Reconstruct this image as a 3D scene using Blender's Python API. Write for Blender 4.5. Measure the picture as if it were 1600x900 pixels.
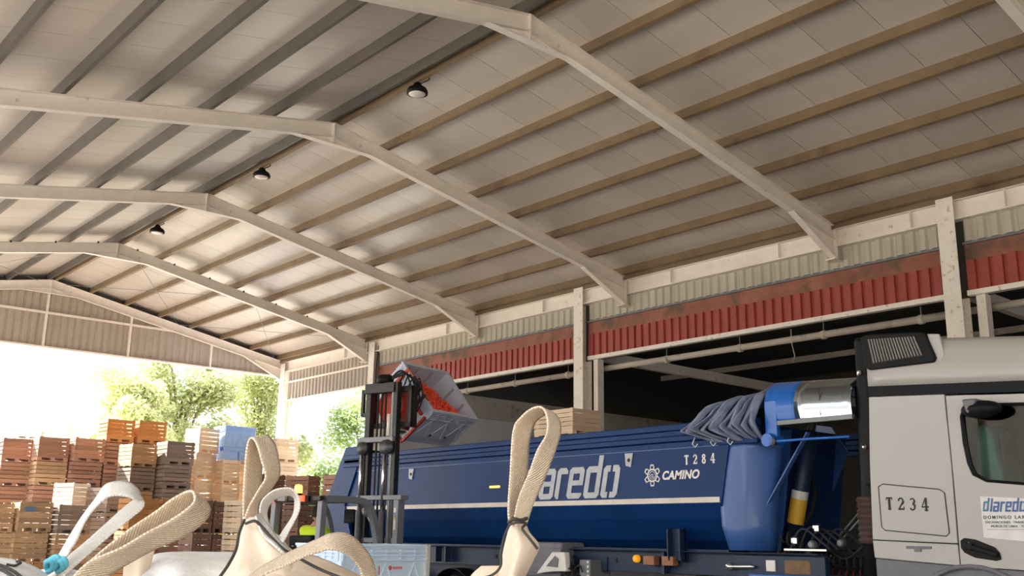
import bpy, bmesh, math, random
from mathutils import Vector, Matrix
from math import sin, cos, pi, radians as R

for o in list(bpy.data.objects): bpy.data.objects.remove(o)
S = bpy.context.scene
COL = S.collection
random.seed(7)

# ------------------------------------------------------------------ camera
CAM_F, PITCH, YAW, ROLL, EYE = 1583.38, 0.2436206, 0.7113421, 0.0154253, 1.6
_F = Vector((sin(YAW)*cos(PITCH), cos(YAW)*cos(PITCH), sin(PITCH)))
_R0 = Vector((cos(YAW), -sin(YAW), 0)); _U0 = _R0.cross(_F)
_R = _R0*cos(ROLL) + _U0*sin(ROLL); _U = -_R0*sin(ROLL) + _U0*cos(ROLL)
cam = bpy.data.cameras.new('camera'); camo = bpy.data.objects.new('camera', cam); COL.objects.link(camo)
cam.sensor_width = 36; cam.lens = CAM_F/1600*36; cam.clip_end = 400; cam.clip_start = .05
m = Matrix((( _R.x, _U.x, -_F.x, 0), (_R.y, _U.y, -_F.y, 0), (_R.z, _U.z, -_F.z, EYE), (0, 0, 0, 1)))
camo.matrix_world = m
S.camera = camo
# ------------------------------------------------------------------ world, sun, exposure
W = bpy.data.worlds.new('world'); S.world = W; W.use_nodes = True
bg = W.node_tree.nodes['Background']; bg.inputs[0].default_value = (.93, .96, 1.0, 1); bg.inputs[1].default_value = 1.8
sl = bpy.data.lights.new('sun', 'SUN'); sl.energy = 14; sl.angle = R(1.0); sl.color = (1, .95, .87)
so = bpy.data.objects.new('sun', sl); COL.objects.link(so)
_sd = Vector((-.45, .89, .78)).normalized()
so.rotation_euler = _sd.to_track_quat('Z', 'Y').to_euler()
S.view_settings.view_transform = 'Standard'; S.view_settings.look = 'None'
S.view_settings.gamma = 1; S.view_settings.use_curve_mapping = False
S.view_settings.exposure = 1.28
S.cycles.max_bounces = 8; S.cycles.diffuse_bounces = 5; S.cycles.glossy_bounces = 3
S.cycles.sample_clamp_indirect = 6

# ------------------------------------------------------------------ helpers
MATS = {}
def mat(name, col, rough=.6, metal=0, var=.12, scale=6, bump=0, bscale=None, stretch=(1, 1, 1), emit=0, objvar=0, coat=0, dirt=None, alpha=None):
    if name in MATS: return MATS[name]
    M = bpy.data.materials.new(name); M.use_nodes = True; nt = M.node_tree; b = nt.nodes['Principled BSDF']
    L = nt.links
    b.inputs['Roughness'].default_value = rough; b.inputs['Metallic'].default_value = metal
    if coat: b.inputs['Coat Weight'].default_value = coat; b.inputs['Coat Roughness'].default_value = .1
    tc = nt.nodes.new('ShaderNodeTexCoord'); mp = nt.nodes.new('ShaderNodeMapping'); mp.inputs['Scale'].default_value = stretch
    L.new(tc.outputs['Object'], mp.inputs[0])
    nz = nt.nodes.new('ShaderNodeTexNoise'); nz.inputs['Scale'].default_value = scale; nz.inputs['Detail'].default_value = 6
    nz.inputs['Roughness'].default_value = .65
    L.new(mp.outputs[0], nz.inputs[0])
    rp = nt.nodes.new('ShaderNodeMapRange'); rp.inputs[1].default_value = .3; rp.inputs[2].default_value = .7
    rp.inputs[3].default_value = 1-var; rp.inputs[4].default_value = 1+var
    L.new(nz.outputs[0], rp.inputs[0])
    src = rp.outputs[0]
    if objvar:
        oi = nt.nodes.new('ShaderNodeObjectInfo'); r2 = nt.nodes.new('ShaderNodeMapRange')
        r2.inputs[3].default_value = 1-objvar; r2.inputs[4].default_value = 1+objvar
        L.new(oi.outputs['Random'], r2.inputs[0])
        mu = nt.nodes.new('ShaderNodeMath'); mu.operation = 'MULTIPLY'; L.new(src, mu.inputs[0]); L.new(r2.outputs[0], mu.inputs[1]); src = mu.outputs[0]
    vm = nt.nodes.new('ShaderNodeVectorMath'); vm.operation = 'SCALE'; vm.inputs[0].default_value = col; L.new(src, vm.inputs['Scale'])
    out = vm.outputs[0]
    if dirt:
        n2 = nt.nodes.new('ShaderNodeTexNoise'); n2.inputs['Scale'].default_value = dirt[1]; n2.inputs['Detail'].default_value = 8
        L.new(mp.outputs[0], n2.inputs[0])
        r3 = nt.nodes.new('ShaderNodeMapRange'); r3.inputs[1].default_value = dirt[2]; r3.inputs[2].default_value = dirt[2]+.15
        L.new(n2.outputs[0], r3.inputs[0])
        mx = nt.nodes.new('ShaderNodeMix'); mx.data_type = 'RGBA'; L.new(r3.outputs[0], mx.inputs[0]); L.new(out, mx.inputs[6])
        mx.inputs[7].default_value = (*dirt[0], 1); out = mx.outputs[2]
    L.new(out, b.inputs['Base Color'])
    if bump:
        bn = nt.nodes.new('ShaderNodeTexNoise'); bn.inputs['Scale'].default_value = bscale or scale*4; bn.inputs['Detail'].default_value = 4
        L.new(mp.outputs[0], bn.inputs[0])
        bp = nt.nodes.new('ShaderNodeBump'); bp.inputs['Strength'].default_value = bump; bp.inputs['Distance'].default_value = .02
        L.new(bn.outputs[0], bp.inputs['Height']); L.new(bp.outputs[0], b.inputs['Normal'])
    if emit:
        b.inputs['Emission Color'].default_value = (*col, 1); b.inputs['Emission Strength'].default_value = emit
    if alpha is not None:
        b.inputs['Alpha'].default_value = alpha
    MATS[name] = M
    return M

def weave_mat(name, col, col2, sc=260):
    """woven webbing: fine bump and tone threads across the band (object space)"""
    M = bpy.data.materials.new(name); M.use_nodes = True; nt = M.node_tree; b = nt.nodes['Principled BSDF']; L = nt.links
    b.inputs['Roughness'].default_value = .75
    tc = nt.nodes.new('ShaderNodeTexCoord')
    w = nt.nodes.new('ShaderNodeTexWave'); w.inputs['Scale'].default_value = sc*.35; w.inputs['Distortion'].default_value = 2.5; w.inputs['Detail'].default_value = 2
    w.inputs['Detail Scale'].default_value = 3; w.bands_direction = 'DIAGONAL'
    L.new(tc.outputs['UV'], w.inputs[0])
    n = nt.nodes.new('ShaderNodeTexNoise'); n.inputs['Scale'].default_value = sc; n.inputs['Detail'].default_value = 3
    L.new(tc.outputs['Object'], n.inputs[0])
    ad = nt.nodes.new('ShaderNodeMath'); ad.operation = 'MULTIPLY'; L.new(w.outputs[0], ad.inputs[0]); L.new(n.outputs[0], ad.inputs[1])
    mr = nt.nodes.new('ShaderNodeMapRange'); mr.inputs[1].default_value = .05; mr.inputs[2].default_value = .5; L.new(ad.outputs[0], mr.inputs[0])
    mx = nt.nodes.new('ShaderNodeMix'); mx.data_type = 'RGBA'; mx.inputs[6].default_value = (*col2, 1); mx.inputs[7].default_value = (*col, 1)
    L.new(mr.outputs[0], mx.inputs[0]); L.new(mx.outputs[2], b.inputs['Base Color'])
    bp = nt.nodes.new('ShaderNodeBump'); bp.inputs['Strength'].default_value = .9; bp.inputs['Distance'].default_value = .003
    L.new(ad.outputs[0], bp.inputs['Height']); L.new(bp.outputs[0], b.inputs['Normal'])
    MATS[name] = M
    return M

def tag(o, label=None, cat=None, group=None, kind=None):
    if label: o['label'] = label
    if cat: o['category'] = cat
    if group: o['group'] = group
    if kind: o['kind'] = kind
    return o
def empty(name, loc=(0, 0, 0), rz=0, parent=None):
    o = bpy.data.objects.new(name, None); COL.objects.link(o); o.location = loc; o.rotation_euler = (0, 0, rz)
    o.empty_display_size = .2
    if parent: o.parent = parent
    return o

class MB:
    def __init__(s): s.v = []; s.f = []; s.uv = None
    def box(s, x0, x1, y0, y1, z0, z1):
        n = len(s.v)
        s.v += [(x, y, z) for z in (z0, z1) for y in (y0, y1) for x in (x0, x1)]
        s.f += [tuple(n+i for i in q) for q in ((0, 2, 3, 1), (4, 5, 7, 6), (0, 1, 5, 4), (2, 6, 7, 3), (0, 4, 6, 2), (1, 3, 7, 5))]
        return s
    def obox(s, c, ax, ay, az):
        """oriented box: centre and three half vectors"""
        c, ax, ay, az = map(Vector, (c, ax, ay, az)); n = len(s.v)
        s.v += [tuple(c + ax*i + ay*j + az*k) for k in (-1, 1) for j in (-1, 1) for i in (-1, 1)]
        s.f += [tuple(n+i for i in q) for q in ((0, 2, 3, 1), (4, 5, 7, 6), (0, 1, 5, 4), (2, 6, 7, 3), (0, 4, 6, 2), (1, 3, 7, 5))]
        return s
    def bar(s, a, b, w, h, up=(0, 0, 1)):
        a, b = Vector(a), Vector(b); d = (b-a).normalized(); u = Vector(up)
        sd = d.cross(u).normalized(); u = sd.cross(d).normalized()
        return s.obox((a+b)/2, (b-a)/2, sd*w/2, u*h/2)
    def prism(s, poly, thick_vec):
        """poly: list of 3D points, extruded by thick_vec"""
        n = len(s.v); t = Vector(thick_vec); k = len(poly)
        s.v += [tuple(Vector(p)) for p in poly] + [tuple(Vector(p)+t) for p in poly]
        s.f.append(tuple(n+i for i in range(k))); s.f.append(tuple(n+k+i for i in reversed(range(k))))
        for i in range(k):
            j = (i+1) % k; s.f.append((n+i, n+k+i, n+k+j, n+j))
        return s
    def tube(s, pts, r, seg=8, cap=True, radii=None):
        pts = [Vector(p) for p in pts]; n0 = len(s.v); k = len(pts); prev = None
        for i, p in enumerate(pts):
            d = (pts[min(i+1, k-1)]-pts[max(i-1, 0)]).normalized()
            if prev is None:
                a = Vector((0, 0, 1)) if abs(d.z) < .9 else Vector((1, 0, 0)); a = (a - d*a.dot(d)).normalized()
            else:
                a = (prev - d*prev.dot(d)).normalized()
            prev = a; b = d.cross(a); rr = radii[i] if radii else r
            s.v += [tuple(p + (a*cos(2*pi*j/seg)+b*sin(2*pi*j/seg))*rr) for j in range(seg)]
        for i in range(k-1):
            for j in range(seg):
                q = (j+1) % seg; s.f.append((n0+i*seg+j, n0+i*seg+q, n0+(i+1)*seg+q, n0+(i+1)*seg+j))
        if cap:
            s.f.append(tuple(n0+j for j in reversed(range(seg)))); s.f.append(tuple(n0+(k-1)*seg+j for j in range(seg)))
        return s
    def lathe(s, prof, c, axis='z', seg=24):
        """prof list of (r, h) around axis through c"""
        n0 = len(s.v); c = Vector(c)
        for r, h in prof:
            for j in range(seg):
                a = 2*pi*j/seg; x, y = r*cos(a), r*sin(a)
                p = {'z': (x, y, h), 'x': (h, x, y), 'y': (x, h, y)}[axis]
                s.v.append(tuple(c+Vector(p)))
        for i in range(len(prof)-1):
            for j in range(seg):
                q = (j+1) % seg; s.f.append((n0+i*seg+j, n0+i*seg+q, n0+(i+1)*seg+q, n0+(i+1)*seg+j))
        s.f.append(tuple(n0+j for j in reversed(range(seg)))); s.f.append(tuple(n0+(len(prof)-1)*seg+j for j in range(seg)))
        return s
    def grid(s, P):
        """P[i][j] 3D points -> quads"""
        n0 = len(s.v); h = len(P); w = len(P[0])
        for r in P: s.v += [tuple(p) for p in r]
        for i in range(h-1):
            for j in range(w-1):
                s.f.append((n0+i*w+j, n0+i*w+j+1, n0+(i+1)*w+j+1, n0+(i+1)*w+j))
        return s
    def mesh(s, name):
        me = bpy.data.meshes.new(name); me.from_pydata(s.v, [], s.f)
        bm = bmesh.new(); bm.from_mesh(me); bmesh.ops.recalc_face_normals(bm, faces=bm.faces); bm.to_mesh(me); bm.free()
        return me
    def build(s, name, material, parent=None, smooth=False, bevel=0, seg=2, solid=0, subsurf=0, loc=None, recalc=True):
        me = bpy.data.meshes.new(name); me.from_pydata(s.v, [], s.f)
        if recalc:
            bm = bmesh.new(); bm.from_mesh(me); bmesh.ops.recalc_face_normals(bm, faces=bm.faces); bm.to_mesh(me); bm.free()
        me.materials.append(material)
        if smooth: me.shade_smooth()
        o = bpy.data.objects.new(name, me); COL.objects.link(o)
        if loc: o.location = loc
        if parent: o.parent = parent
        if solid:
            md = o.modifiers.new('solid', 'SOLIDIFY'); md.thickness = solid; md.offset = 0
        if bevel:
            md = o.modifiers.new('bevel', 'BEVEL'); md.width = bevel; md.segments = seg; md.limit_method = 'ANGLE'; md.angle_limit = R(30)
            if smooth is False: me.shade_smooth(); 
            md2 = o.modifiers.new('wn', 'WEIGHTED_NORMAL'); md2.keep_sharp = True
        if subsurf:
            md = o.modifiers.new('sub', 'SUBSURF'); md.levels = subsurf; md.render_levels = subsurf
        return o
def inst(me, name, parent=None, loc=(0, 0, 0), rot=(0, 0, 0), scl=None, material=None):
    o = bpy.data.objects.new(name, me); COL.objects.link(o); o.location = loc; o.rotation_euler = rot
    if scl: o.scale = scl
    if parent: o.parent = parent
    if material:
        if not me.materials: me.materials.append(material)
        o.material_slots[0].link = 'OBJECT'; o.material_slots[0].material = material
    return o
def at(px, py, dist):
    """the world point seen at a picture position of the photograph, at a horizontal distance in metres"""
    d = _F*CAM_F + _R*(px-800) - _U*(py-450); t = dist/math.hypot(d.x, d.y)
    return Vector((0, 0, EYE)) + d*t
def catmull(P, n=6):
    out = []; P = [Vector(p) for p in P]
    for i in range(len(P)-1):
        a = P[max(i-1, 0)]; b = P[i]; c = P[i+1]; d = P[min(i+2, len(P)-1)]
        for k in range(n):
            t = k/n
            out.append(.5*((2*b)+(c-a)*t+(2*a-5*b+4*c-d)*t*t+(3*b-a-3*c+d)*t**3))
    out.append(P[-1]); return out
def corrug(axis, a0, a1, z0, z1, pos, pitch=.25, depth=.045, top=.42, ztop=None, edge=.16):
    """trapezoid sheet along x or y, ribs vertical; ztop(a) optional upper edge"""
    P = [[], []]; n = int(round((a1-a0)/pitch)); pitch = (a1-a0)/n
    for i in range(n):
        s = a0+i*pitch
        for f, d in ((0, 0), (1-top-edge*2, 0), (1-top-edge, 1), (1-edge, 1)):
            a = s+f*pitch; q = pos - d*depth
            zt = ztop(a) if ztop else z1
            P[0].append((q, a, z0) if axis == 'y' else (a, q, z0)); P[1].append((q, a, zt) if axis == 'y' else (a, q, zt))
    zt = ztop(a1) if ztop else z1
    P[0].append((pos, a1, z0) if axis == 'y' else (a1, pos, z0)); P[1].append((pos, a1, zt) if axis == 'y' else (a1, pos, zt))
    m = MB(); m.grid(P); return m
def text_mesh(txt, size, shear=0, name='lettering', space=1.0, ext=.002, bold=0):
    c = bpy.data.curves.new(name, 'FONT'); c.body = txt; c.size = size; c.shear = shear; c.extrude = ext; c.space_character = space; c.offset = bold
    o = bpy.data.objects.new(name, c); COL.objects.link(o)
    dg = bpy.context.evaluated_depsgraph_get(); me = bpy.data.meshes.new_from_object(o.evaluated_get(dg)); bpy.data.objects.remove(o)
    return me
SIDE = Matrix(((0, 0, -1, 0), (-1, 0, 0, 0), (0, 1, 0, 0), (0, 0, 0, 1)))   # text x -> -Y, y -> Z, normal -> -X
def side_text(txt, size, y, z, x, material, parent, name='lettering', **k):
    me = text_mesh(txt, size, name=name, **k); me.materials.clear(); me.materials.append(material)
    o = bpy.data.objects.new(name, me); COL.objects.link(o); o.matrix_world = Matrix.Translation((x, y, z)) @ SIDE
    if parent:
        o.parent = parent
        o.matrix_parent_inverse = Matrix.Translation(parent.location).inverted()
    return o

# ------------------------------------------------------------------ materials
cream = mat('cream_steel', (.86, .80, .72), .55, var=.06, scale=3, dirt=((.38, .27, .18), 5, .66))
cream2 = mat('cream_column', (.86, .81, .73), .6, var=.07, scale=2, dirt=((.36, .24, .15), 9, .62))
purlin_m = mat('galvanised_purlin', (.22, .155, .09), .5, .1, var=.15, scale=2, dirt=((.14, .08, .05), 1.2, .58))  # brown tone darkened for the shade under the roof
purlin_shade = mat('galvanised_purlin_shade', (.10, .088, .075), .5, .2, var=.15, scale=2, dirt=((.12, .09, .07), 1.2, .6))  # left slope's copy, darkened further for the shade on its purlins
grey_corr = mat('grey_green_sheet', (.50, .47, .38), .5, var=.12, scale=2, stretch=(1, 1, .3))
gable_corr = mat('beige_gable_sheet', (.42, .37, .31), .55, var=.08, scale=2)
red_m = mat('red_sheet', (.36, .065, .05), .45, var=.14, scale=3, stretch=(1, 1, .4))
rust_red = mat('rusty_red_plate', (.30, .11, .07), .6, var=.3, scale=1.5, dirt=((.13, .08, .05), 2, .5))
concrete = mat('concrete_floor', (.19, .175, .16), .8, var=.15, scale=.7, dirt=((.28, .25, .22), .5, .55))
ground_m = mat('sunlit_ground', (.50, .455, .40), .9, var=.12, scale=.3)
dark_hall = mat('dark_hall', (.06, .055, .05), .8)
grey_wall = mat('grey_concrete_wall', (.62, .61, .62), .8, var=.06, scale=1)
beige_wall = mat('beige_concrete_wall', (.50, .45, .38), .8, var=.15, scale=1, dirt=((.16, .13, .10), 2, .6))
black = mat('black_plastic', (.010, .010, .011), .5)
black.node_tree.nodes['Principled BSDF'].inputs['Specular IOR Level'].default_value = .15
black_steel = mat('black_steel', (.03, .03, .032), .4, .3, var=.3, scale=6)
rubber = mat('rubber', (.022, .022, .023), .8)
chrome = mat('chrome', (.8, .8, .8), .12, 1, var=.02)
steel_gr = mat('grey_steel', (.20, .21, .22), .45, .3, var=.1)
blue = mat('trailer_blue', (.002, .031, .13), .45, 0, var=.22, scale=1.4, bump=.12, bscale=2.5)
MATS['trailer_blue'].node_tree.nodes['Principled BSDF'].inputs['Specular IOR Level'].default_value = .2
blue_l = mat('trailer_light_blue', (.035, .11, .34), .4, 0, var=.1, scale=1.5, coat=.3)
blue_d = mat('chassis_blue', (.008, .022, .058), .5, 0, var=.2, scale=2)
blue_hood = mat('hood_blue', (.008, .13, .52), .35, 0, var=.06, coat=.4)
white_s = mat('white_decal', (.78, .75, .70), .5, var=.08, scale=8)
silver_dec = mat('silver_decal', (.42, .44, .47), .4, var=.14, scale=6)
tarp_m = mat('blue_grey_tarp', (.22, .25, .36), .6, var=.3, scale=5, bump=.5, bscale=8)
white_cab = mat('white_cab_paint', (.43, .415, .395), .35, 0, var=.02, scale=1, coat=.25)
fend_gr = mat('grey_cab_plastic', (.16, .16, .175), .55)
seam_m = mat('panel_gap', (.03, .028, .026), .8)
amber = mat('amber_lens', (.9, .35, .02), .3, emit=.25)
crate_col = {'brown': ((.36, .20, .14), .22), 'greybrown': ((.24, .19, .155), .18), 'orange': ((.52, .25, .09), .15), 'pale': ((.82, .64, .46), .12), 'white': ((.62, .57, .52), .1), 'tan': ((.44, .29, .17), .2), 'dark': ((.20, .115, .085), .2)}  # tints mix wood tone with painted sun (white, pale, orange) and shade (dark)
CR = {k: mat('crate_tint_'+k, c, .85, var=.18, scale=9, stretch=(.4, .4, 3), objvar=v) for k, (c, v) in crate_col.items()}
strap_t = weave_mat('tan_webbing', (.90, .80, .66), (.60, .44, .30))
strap_w = weave_mat('white_webbing', (.90, .89, .86), (.75, .72, .67))
bag_tan = mat('tan_bag_fabric', (.80, .67, .53), .7, var=.10, scale=6, bump=.35, bscale=14)
bag_white = mat('white_bag_fabric', (.82, .82, .82), .42, var=.07, scale=5, bump=1.0, bscale=7)
cord_m = mat('black_seam_cord', (.05, .045, .04), .8)
bluecord = mat('light_blue_cord', (.12, .48, .62), .7, var=.3, scale=30)
bin_grey = mat('grey_bin_plastic', (.55, .61, .73), .45, var=.05, scale=3)
bin_in = mat('bin_inside', (.36, .35, .38), .5, var=.05, scale=3)
bin_light = mat('pale_blue_bin_plastic', (.66, .80, .94), .5, var=.04, scale=3)
bin_blue = mat('bright_blue_bin_plastic', (.36, .58, 1.0), .45, var=.08, scale=3)
fork_gr = mat('forklift_grey', (.23, .24, .265), .45, .1, var=.05)
red_paint = mat('red_paint', (.50, .045, .02), .45, var=.15)
glass_m = bpy.data.materials.new('window_glass'); glass_m.use_nodes = True
_n = glass_m.node_tree; _n.nodes.clear(); _o = _n.nodes.new('ShaderNodeOutputMaterial'); _m = _n.nodes.new('ShaderNodeMixShader'); _t = _n.nodes.new('ShaderNodeBsdfTransparent'); _g = _n.nodes.new('ShaderNodeBsdfGlossy')
_t.inputs[0].default_value = (.80, .86, .83, 1); _g.inputs['Roughness'].default_value = .02; _m.inputs[0].default_value = .03
_n.links.new(_t.outputs[0], _m.inputs[1]); _n.links.new(_g.outputs[0], _m.inputs[2]); _n.links.new(_m.outputs[0], _o.inputs[0])

# roof panel material: pale sheet with fine lining from ridge to eave, slightly glossy
def roof_mat():
    M = bpy.data.materials.new('pale_roof_panel'); M.use_nodes = True; nt = M.node_tree; b = nt.nodes['Principled BSDF']; L = nt.links
    b.inputs['Roughness'].default_value = .30; b.inputs['Specular IOR Level'].default_value = .9
    tc = nt.nodes.new('ShaderNodeTexCoord'); sp = nt.nodes.new('ShaderNodeSeparateXYZ'); L.new(tc.outputs['Object'], sp.inputs[0])
    m1 = nt.nodes.new('ShaderNodeMath'); m1.operation = 'MULTIPLY'; m1.inputs[1].default_value = 2*pi*20; L.new(sp.outputs['Y'], m1.inputs[0])
    m2 = nt.nodes.new('ShaderNodeMath'); m2.operation = 'SINE'; L.new(m1.outputs[0], m2.inputs[0])
    bp = nt.nodes.new('ShaderNodeBump'); bp.inputs['Strength'].default_value = .25; bp.inputs['Distance'].default_value = .004
    L.new(m2.outputs[0], bp.inputs['Height'])
    n = nt.nodes.new('ShaderNodeTexNoise'); n.inputs['Scale'].default_value = .8; L.new(tc.outputs['Object'], n.inputs[0])
    bp2 = nt.nodes.new('ShaderNodeBump'); bp2.inputs['Strength'].default_value = .5; bp2.inputs['Distance'].default_value = .02
    L.new(n.outputs[0], bp2.inputs['Height']); L.new(bp.outputs[0], bp2.inputs['Normal']); L.new(bp2.outputs[0], b.inputs['Normal'])
    oi = nt.nodes.new('ShaderNodeObjectInfo'); mr = nt.nodes.new('ShaderNodeMapRange'); mr.inputs[3].default_value = .92; mr.inputs[4].default_value = 1.06
    L.new(oi.outputs['Random'], mr.inputs[0])
    vm = nt.nodes.new('ShaderNodeVectorMath'); vm.operation = 'SCALE'; vm.inputs[0].default_value = (.55, .50, .44); L.new(mr.outputs[0], vm.inputs['Scale'])
    L.new(vm.outputs[0], b.inputs['Base Color'])
    return M
roof_m = roof_mat()

# ------------------------------------------------------------------ SETTING
XR, ZR = 9.855, 9.85            # ridge, top of rafters
XW, ZE = 18.66, 8.14            # wall line / eave
XL = -4.8                        # left eave, unseen; roof extended this far to shape sun and bounce
SL = (ZR-ZE)/(XW-XR)
FY = [11.135 + 6*k for k in range(-6, 5)]     # portal frames
Y0, Y1 = -26.0, 35.5  # unseen roof run back behind the camera to darken the near end
def zt(x): return ZR - SL*abs(x-XR)

fl = MB().box(-11, 42, -16, 36, -.15, 0).build('floor', concrete); tag(fl, kind='structure')
gr = MB().box(-160, 200, -60, 220, -.4, -.04).build('ground', ground_m); tag(gr, kind='structure')

wl = MB().box(-30.3, -30, -60, 70, -.04, 8.5).build('wall_left_unseen', beige_wall); tag(wl, kind='structure')  # unseen wall added to darken light and reflections from the left
wh = MB().box(-7.4, 18.4, -26.4, -26.2, 0, 8).build('wall_back', gable_corr); tag(wh, kind='structure')
# ceiling: panels and purlins
ceil = empty('ceiling', (XR, 0, ZR)); tag(ceil, kind='structure')
def panel_mesh(sign):
    ln = (XW+.15-XR) if sign > 0 else (XR-XL+.1); m = MB(); n = 3
    h = .20
    # one panel, ridge to eave, 0.985 wide with a recessed joint
    P = []
    for z in (0, .05):
        for (x) in (0, ln):
            for y in (.005, .995):
                P.append((sign*x, y, h+z-SL*x))
    v = [P[0], P[1], P[2], P[3], P[4], P[5], P[6], P[7]]
    m.v = v; m.f = [(0, 1, 3, 2), (4, 6, 7, 5), (0, 4, 5, 1), (2, 3, 7, 6), (0, 2, 6, 4), (1, 5, 7, 3)]
    me = m.mesh('roof_panel'); me.materials.append(roof_m); return me
pm = {1: panel_mesh(1), -1: panel_mesh(-1)}
for k in range(int(Y0), int(Y1)+1):
    for s in (1, -1):
        o = inst(pm[s], 'roof_panel', ceil, (0, k+.03, 0))
ln = XW+.15-XR
bk = MB()
for s, ln in ((1, XW+.15-XR), (-1, XR-XL+.1)):
    bk.prism([(XR, Y0, ZR+.245), (XR+s*ln, Y0, ZR+.245-SL*ln), (XR+s*ln, Y1+.6, ZR+.245-SL*ln), (XR, Y1+.6, ZR+.245)], (0, 0, .03))
o = bk.build('roof_cover', seam_m, ceil); o.location = (-XR, 0, -ZR)
px_r = [9.98, 11.17, 12.40, 13.62, 14.80, 16.02, 17.24, 18.42]
px_l = [9.73, 8.47, 7.18, 5.85, 4.57, 3.30, 2.02, .75, -.52, -1.79, -3.06, -4.33]
for i, x in enumerate(px_r + px_l):
    s = 1 if x > XR else -1
    z = zt(x)
    m = MB(); u = Vector((1, 0, -s*SL)).normalized(); w = Vector((s*SL, 0, 1)).normalized()
    c = Vector((x, (Y0+Y1)/2, z+.10)); hy = Vector((0, (Y1-Y0)/2, 0)); t = .0025
    u = u*(-s if False else 1)
    m.obox(c - u*.035, hy, u*t*2, w*.098)
    m.obox(c - w*.095, hy, u*.035, w*t*2); m.obox(c + w*.095, hy, u*.035, w*t*2)
    m.obox(c + u*.035 - w*.085, hy, u*t*2, w*.012)
    o = m.build('purlin', purlin_m if s > 0 else purlin_shade, ceil); o.location = (-XR, 0, -ZR)
# ridge cap under the apex, two thin pale cables of the light line
m = MB().box(-.11, .11, Y0, Y1, .165, .172); m.build('ridge_strip', cream, ceil)
m = MB().tube([(-.06, Y0, .02), (-.06, Y1, .02)], .018, 6); m.build('lamp_cable', steel_gr, ceil)

# bracing cables in the last bay
br = MB()
for xa, xb in ((10.3, 14.3), (14.3, 18.2)):
    for a, b in ((xa, xb), (xb, xa)):
        br.tube([(a-XR, FY[9]+.1, zt(a)-ZR-.03), (b-XR, FY[10]-.1, zt(b)-ZR-.03)], .008, 5)
for xa, xb in ((9.4, 5.4),):
    for a, b in ((xa, xb), (xb, xa)):
        br.tube([(a-XR, FY[9]+.1, zt(a)-ZR-.03), (b-XR, FY[10]-.1, zt(b)-ZR-.03)], .008, 5)
br.build('bracing_cable', steel_gr, ceil)

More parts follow.
